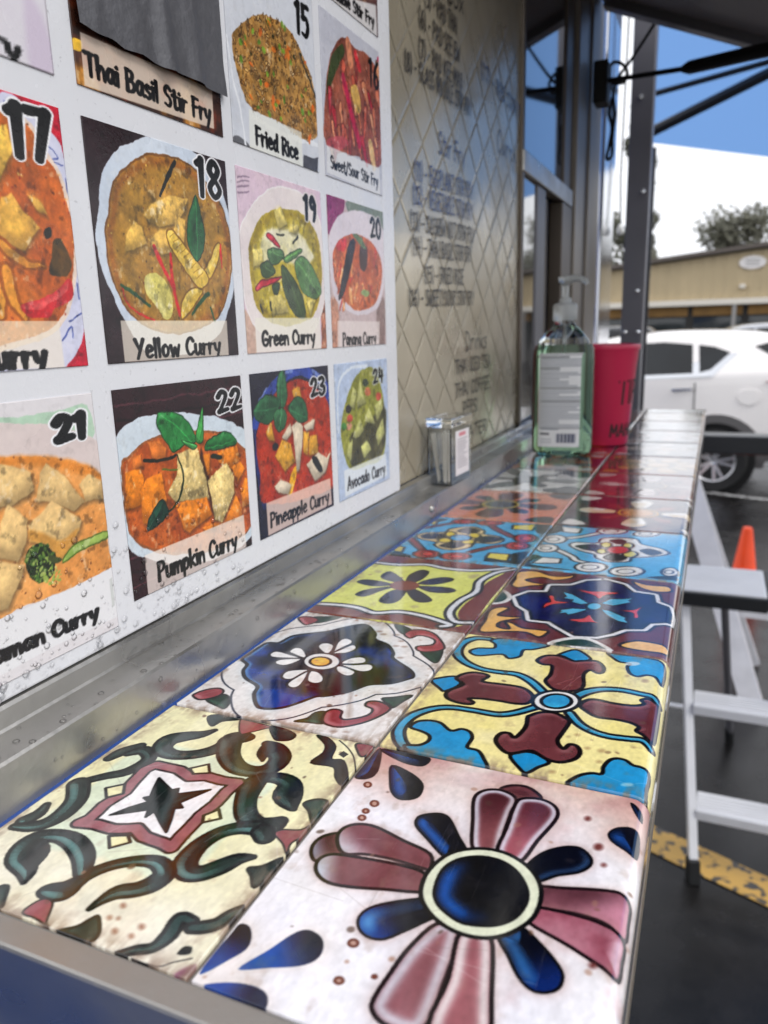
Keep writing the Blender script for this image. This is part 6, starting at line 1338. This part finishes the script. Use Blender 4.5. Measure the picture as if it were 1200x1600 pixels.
def make_car(label, loc, body='car_white', group=None):
    car = thing('parked_car', label, 'car', loc, 0, group); mb = MB(); rings = []
    for s in ST:
        x, sill, belt, roof = s[:4]; zs = [sill, sill+.1, (sill+belt)/2, belt-.02, belt+.02, belt+(roof-belt)*.4, belt+(roof-belt)*.75, roof-.045]
        half = [(hw(x,z), z) for z in zs]; half += [(half[-1][0]*.86, roof-.012), (half[-1][0]*.5, roof), (0, roof)]
        ring = [(x,-y,z) for y,z in half]+[(x,y,z) for y,z in half[::-1][1:]]
        rings.append(ring)
    n = len(rings[0]); vs = [v for r in rings for v in r]; fs = []
    for i in range(len(rings)-1):
        for j in range(n): fs.append((i*n+j, i*n+(j+1)%n, (i+1)*n+(j+1)%n, (i+1)*n+j))
    fs.append(tuple(range(n))); fs.append(tuple((len(rings)-1)*n+j for j in range(n-1,-1,-1))); mb.add(vs, fs)
    o = mb.build('body', body, car, smooth=True, angle=50)
    sub = o.modifiers.new('round','SUBSURF'); sub.levels = 1; sub.render_levels = 2
    def patch(name, poly, m, off, both=True, parent=None, th=.006):
        for s_ in ((-1,1) if both else (-1,)):
            mbp = MB(); k = len(poly); cx, cz = sum(p[0] for p in poly)/k, sum(p[1] for p in poly)/k
            ring = []
            for f in (1.0,.6,.25): ring += [(cx+(p[0]-cx)*f, s_*(hw(cx+(p[0]-cx)*f, cz+(p[1]-cz)*f)+off), cz+(p[1]-cz)*f) for p in poly]
            ring.append((cx, s_*(hw(cx,cz)+off), cz)); fs_ = []
            for l in range(2): fs_ += [(l*k+i,l*k+(i+1)%k,(l+1)*k+(i+1)%k,(l+1)*k+i) for i in range(k)]
            fs_ += [(2*k+i,2*k+(i+1)%k,3*k) for i in range(k)]
            base = len(ring); ring += [(a, b-s_*th*2, c) for a,b,c in ring[:k]]; fs_ += [(i,(i+1)%k,base+(i+1)%k,base+i) for i in range(k)]
            mbp.add(ring, fs_); mbp.build(name, m, parent or car, smooth=True, angle=30)
    W = [(-.74,1.135),(-.76,1.44),(-.52,1.45),(-.26,1.425),(-.24,1.155)]
    patch('side_window',[(-1.62,1.10),(-1.22,1.42),(-.82,1.44),(-.80,1.13)],'car_glass',.006)
    patch('side_window',W,'car_glass',.006)
    patch('side_window',[(-.18,1.16),(-.20,1.42),(-.06,1.40),(.085,1.345),(-.08,1.19)],'car_glass',.006)
    patch('window_trim',[(-1.66,1.085),(-.08,1.15),(.12,1.34),(.15,1.335),(-.06,1.125),(-1.66,1.06)],'trim_chrome',.004)
    patch('spoiler_window',[(.30,1.40),(.50,1.455),(.56,1.40),(.54,1.26)],'car_glass',.006)
    patch('tail_light',[(.40,1.075),(.66,1.10),(.76,1.06),(.74,.99),(.60,1.0)],'tail_red',.012)
    patch('door_handle',[(-.42,.985),(-.24,.995),(-.24,1.015),(-.42,1.005)],'trim_chrome',.02)
    patch('door_handle',[(-1.38,.96),(-1.2,.97),(-1.2,.99),(-1.38,.98)],'trim_chrome',.02)
    patch('sill_cladding',[(-2.3,.23),(-.42,.23),(-.42,.36),(-2.3,.36)],'cladding_grey',.012)
    patch('bumper_cladding',[(.42,.30),(.72,.36),(.74,.56),(.46,.50)],'cladding_grey',.012)
    patch('fuel_door',ell((.27,.93),.10,.075,16),body,.006)
    patch('door_seam',[(-.215,.42),(-.195,.42),(-.205,1.15),(-.225,1.15)],'cladding_grey',.003)
    for wx in (0,-2.62):
        arc = [(wx+.45*math.cos(a),.31+.45*math.sin(a)) for a in np.linspace(-.15,math.pi+.15,18)]+[(wx+.375*math.cos(a),.31+.375*math.sin(a)) for a in np.linspace(math.pi+.15,-.15,18)]
        for s_ in (-1,1):
            mbp = MB(); vs_ = []
            for r_ in (.455,.372):
                for a in np.linspace(-.2,math.pi+.2,20):
                    x, z = wx+r_*math.cos(a), max(.235,.31+r_*math.sin(a)); vs_.append((x, s_*(hw(x,z)+.014), z))
            for r_ in (.455,.372):
                for a in np.linspace(-.2,math.pi+.2,20):
                    x, z = wx+r_*math.cos(a), max(.235,.31+r_*math.sin(a)); vs_.append((x, s_*(hw(x,z)-.03), z))
            fs_ = [(i,i+1,21+i,20+i) for i in range(19)]+[(i,i+1,41+i,40+i) for i in range(19)]+[(20+i,21+i,61+i,60+i) for i in range(19)]
            mbp.add(vs_,fs_); mbp.build('wheel_arch','cladding_grey',car,smooth=True)
            MB().lathe([(0,.0),(.374,.0),(.374,.003),(0,.003)],n=32).build('arch_shade_disc','arch_black',car)  # flat black disc on the closed body, standing for the shaded wheel well
            o = [c for c in car.children if c.name.startswith('arch_shade_disc')][-1]; o.rotation_euler = (R(90),0,0); o.location = (wx, s_*(hw(wx,.4)+.003)+(.0 if s_ < 0 else .006), .31)
            wh = bpy.data.objects.new('wheel',None); COL.objects.link(wh); wh.parent = car; wh.location = (wx, s_*.912, .308); wh.rotation_euler = (R(90) if s_ < 0 else R(-90),0,0)
            MB().lathe([(.20,-.10),(.285,-.105),(.305,-.085),(.308,.0),(.305,.03),(.285,.048),(.205,.04),(.20,.02)],n=40).build('tyre','tyre',wh,smooth=True)
            mr = MB(); mr.lathe([(.198,-.02),(.206,.032),(.198,.04),(.186,.03),(.182,-.02)],n=40); mr.lathe([(0,.022),(.035,.03),(.04,.02),(.04,-.02)],n=16)
            for i in range(10):
                a = math.pi*2*(i//2)/5+(.16 if i % 2 else -.16); mr.beam((.03*math.cos(a),.03*math.sin(a),.012),(.192*math.cos(a*1.0+(.05 if i%2 else -.05)),.192*math.sin(a+(.05 if i%2 else -.05)),.026),.03,.018)
            mr.build('rim','rim_silver',wh,smooth=True); MB().lathe([(0,-.03),(.195,-.03),(.195,-.025),(0,-.025)],n=24).build('brake_disc','arch_black',wh)
    return car
suv = make_car('white crossover car parked behind the counter, rear end showing',(.165,8.80,0))
def far_car(label, loc, body, rz):
    c = copy_tree(suv); c.location = loc; c.rotation_euler = (0,0,rz); c['label'] = label; c['group'] = 'cars parked far behind by the shops'
    for ch in c.children:
        if ch.name.startswith(('body','fuel_door')): ch.data = ch.data.copy(); ch.data.materials[0] = MATS[body]
far_car('silver car in the distance just above the white car roof',(1.6,20.5,0),'car_silver',R(8))
far_car('white car in the distance by the shop front, right of the silver one',(3.6,23,0),'car_white',R(80))
far_car('dark car in the distance by the shop front, nearest the steel post',(-2.2,24,0),'car_dark',R(0))

# ================================================================== WAREHOUSE BEHIND
mat('cladding_beige',(186,168,134),rough=.6,noise=(.6,.08)); mat('roof_dark',(96,88,82),rough=.6); mat('fascia_white',(226,220,208),rough=.5)
mat('shop_brown',(150,112,56),rough=.6,noise=(1.5,.25)); mat('shop_dark',(44,42,40),rough=.6); mat('shop_glass',(40,46,48),rough=.06,spec=.8); mat('sign_white',(236,232,230),rough=.4); mat('post_grey',(150,148,146),rough=.5)
ware = thing('warehouse','beige corrugated warehouse with white fascia and oval sign behind the cars','building',(0,36,0))
def rz_(x): return float(np.interp(x,[-14,1.6,16],[2.95,4.40,3.1]))
mb = MB(); vs = []; xs = np.arange(-14,16.01,.11)
for i, x in enumerate(xs):
    y = -1.0-(.035 if (i//2) % 2 else 0); vs += [(x,y,2.46),(x,y,rz_(x)-.05)]
mb.add(vs,[(2*i,2*i+2,2*i+3,2*i+1) for i in range(len(xs)-1)]); mb.build('corrugated_wall','cladding_beige',ware)
mb = MB(); mb.add([(-14.3,-1.35,rz_(-14)-.05),(1.6,-1.35,4.42),(16.3,-1.35,3.1),(16.3,14,3.1),(1.6,14,4.42),(-14.3,14,rz_(-14)-.05),(-14.3,-1.35,rz_(-14)+.12),(1.6,-1.35,4.58),(16.3,-1.35,3.26),(16.3,14,3.26),(1.6,14,4.58),(-14.3,14,rz_(-14)+.12)],
    [(0,1,7,6),(1,2,8,7),(6,7,10,11),(7,8,9,10),(0,5,4,1),(1,4,3,2),(0,6,11,5),(2,3,9,8),(5,11,10,4),(4,10,9,3)]); mb.build('roof','roof_dark',ware)
MB().box(-14,16,-1.3,-1.06,2.25,2.47,.01).build('fascia','fascia_white',ware)
MB().box(-13.9,15.9,-.7,-.5,0,2.24).build('shop_front','shop_dark',ware)
for i in range(14):
    x = -13.5+i*2.1
    MB().box(x,x+1.9,-.78,-.72,1.84,2.22,.01).build('transom_panel','shop_brown',ware)
    MB().box(x+.05,x+1.85,-.77,-.73,.5,1.78,.01).build('shop_window','shop_glass',ware)
for i in range(9): MB().box(-13.4+i*3.5,-13.25+i*3.5,-1.28,-1.13,0,2.24).build('veranda_post','post_grey',ware)
MB().box(-13.9,15.9,-.4,13.9,0,3.0).build('hall','cladding_beige',ware)
sg = MB().lathe([(0,.05),(.48,.05),(.5,.03),(.5,0)],n=32,sx=1.0,sy=.52).build('oval_sign','sign_white',ware,smooth=True); sg.rotation_euler = (R(90),0,0); sg.location = (1.22,-1.05,3.85)
for k_ in (-.1,.0,.1): 
    q = MB().box(-.26,.26,k_-.018,k_+.018,.051,.054).build('sign_lettering','post_grey',sg)
MB().box(.80,1.02,-1.25,-1.04,2.86,3.02,.03).build('wall_lamp','fascia_white',ware)

# ================================================================== TREES
mat('bark',(74,64,54),rough=.9,bump=(30,.4)); mat('foliage_a',linear=(.085,.088,.06,1),rough=.7,noise=(.8,.35)); mat('foliage_b',linear=(.13,.13,.095,1),rough=.7,noise=(.9,.35))  # leaf colours greyed and lifted, distance haze put into the base colour
def tree(name, label, loc, h, cr, m, seed, n=5200, lobes=16, lsz=.16, base=.45, group='trees behind the warehouse', narrow=False):
    rg = random.Random(seed); t = thing(name, label, 'tree', loc, 0, group); mb = MB()
    mb.tube([(0,0,0),(.05,.03,h*.3),(-.04,.05,h*.6),(.0,0,h*.88)],[h*.028,h*.022,h*.014,h*.005],8); L_ = []
    for i in range(lobes):
        a = rg.uniform(0,6.28); f = rg.uniform(base,.97); r = cr*(rg.uniform(.25,1.0)*(1-(f-base)/(1-base)*.55) if not narrow else rg.uniform(.1,.5)*(1.15-f))
        c = Vector((r*math.cos(a), r*math.sin(a), h*f)); L_.append((c, cr*rg.uniform(.22,.42)*(1 if not narrow else .5)))
        mb.tube([(0,0,h*f*.72),(c.x*.5,c.y*.5,h*f*.86),tuple(c)],[h*.009,h*.006,h*.002],6)
    mb.build('trunk','bark',t); vs = []; fs = []
    for i in range(n):
        c, r = L_[rg.randrange(lobes)]; d = Vector((rg.gauss(0,1),rg.gauss(0,1),rg.gauss(0,.7))).normalized(); p = c+d*r*rg.random()**.45
        u = Vector((rg.gauss(0,1),rg.gauss(0,1),rg.gauss(0,1))).normalized(); w = u.orthogonal().normalized(); s_ = lsz*rg.uniform(.5,1.2); k = len(vs)
        vs += [p-u*s_,p+w*s_*.45,p+u*s_,p-w*s_*.45]; fs.append((k,k+1,k+2,k+3))
    cm = MB(); cm.add(vs,fs); cm.build('crown',m,t)
tree('broad_tree','round crowned tree rising over the warehouse roof ridge',(.9,56,0),7.9,3.6,'foliage_b',3,5200,20,.22)
tree('tall_tree','tall dark tree half hidden behind the steel post',(-3.95,42,0),12.5,2.6,'foliage_a',5,6500,26,.22,.30,narrow=True)
tree('small_tree','small thin tree by the warehouse left of the roof',(-3.6,50,0),5.9,1.8,'foliage_b',7,2600,12,.2)
tree('broad_tree','dark tree standing far left behind the truck corner',(-9,48,0),10,4.0,'foliage_a',9,4200,18,.25)
tree('broad_tree','pale tree at the far right beyond the roof',(10,58,0),8.6,4.0,'foliage_b',11,4200,18,.25)
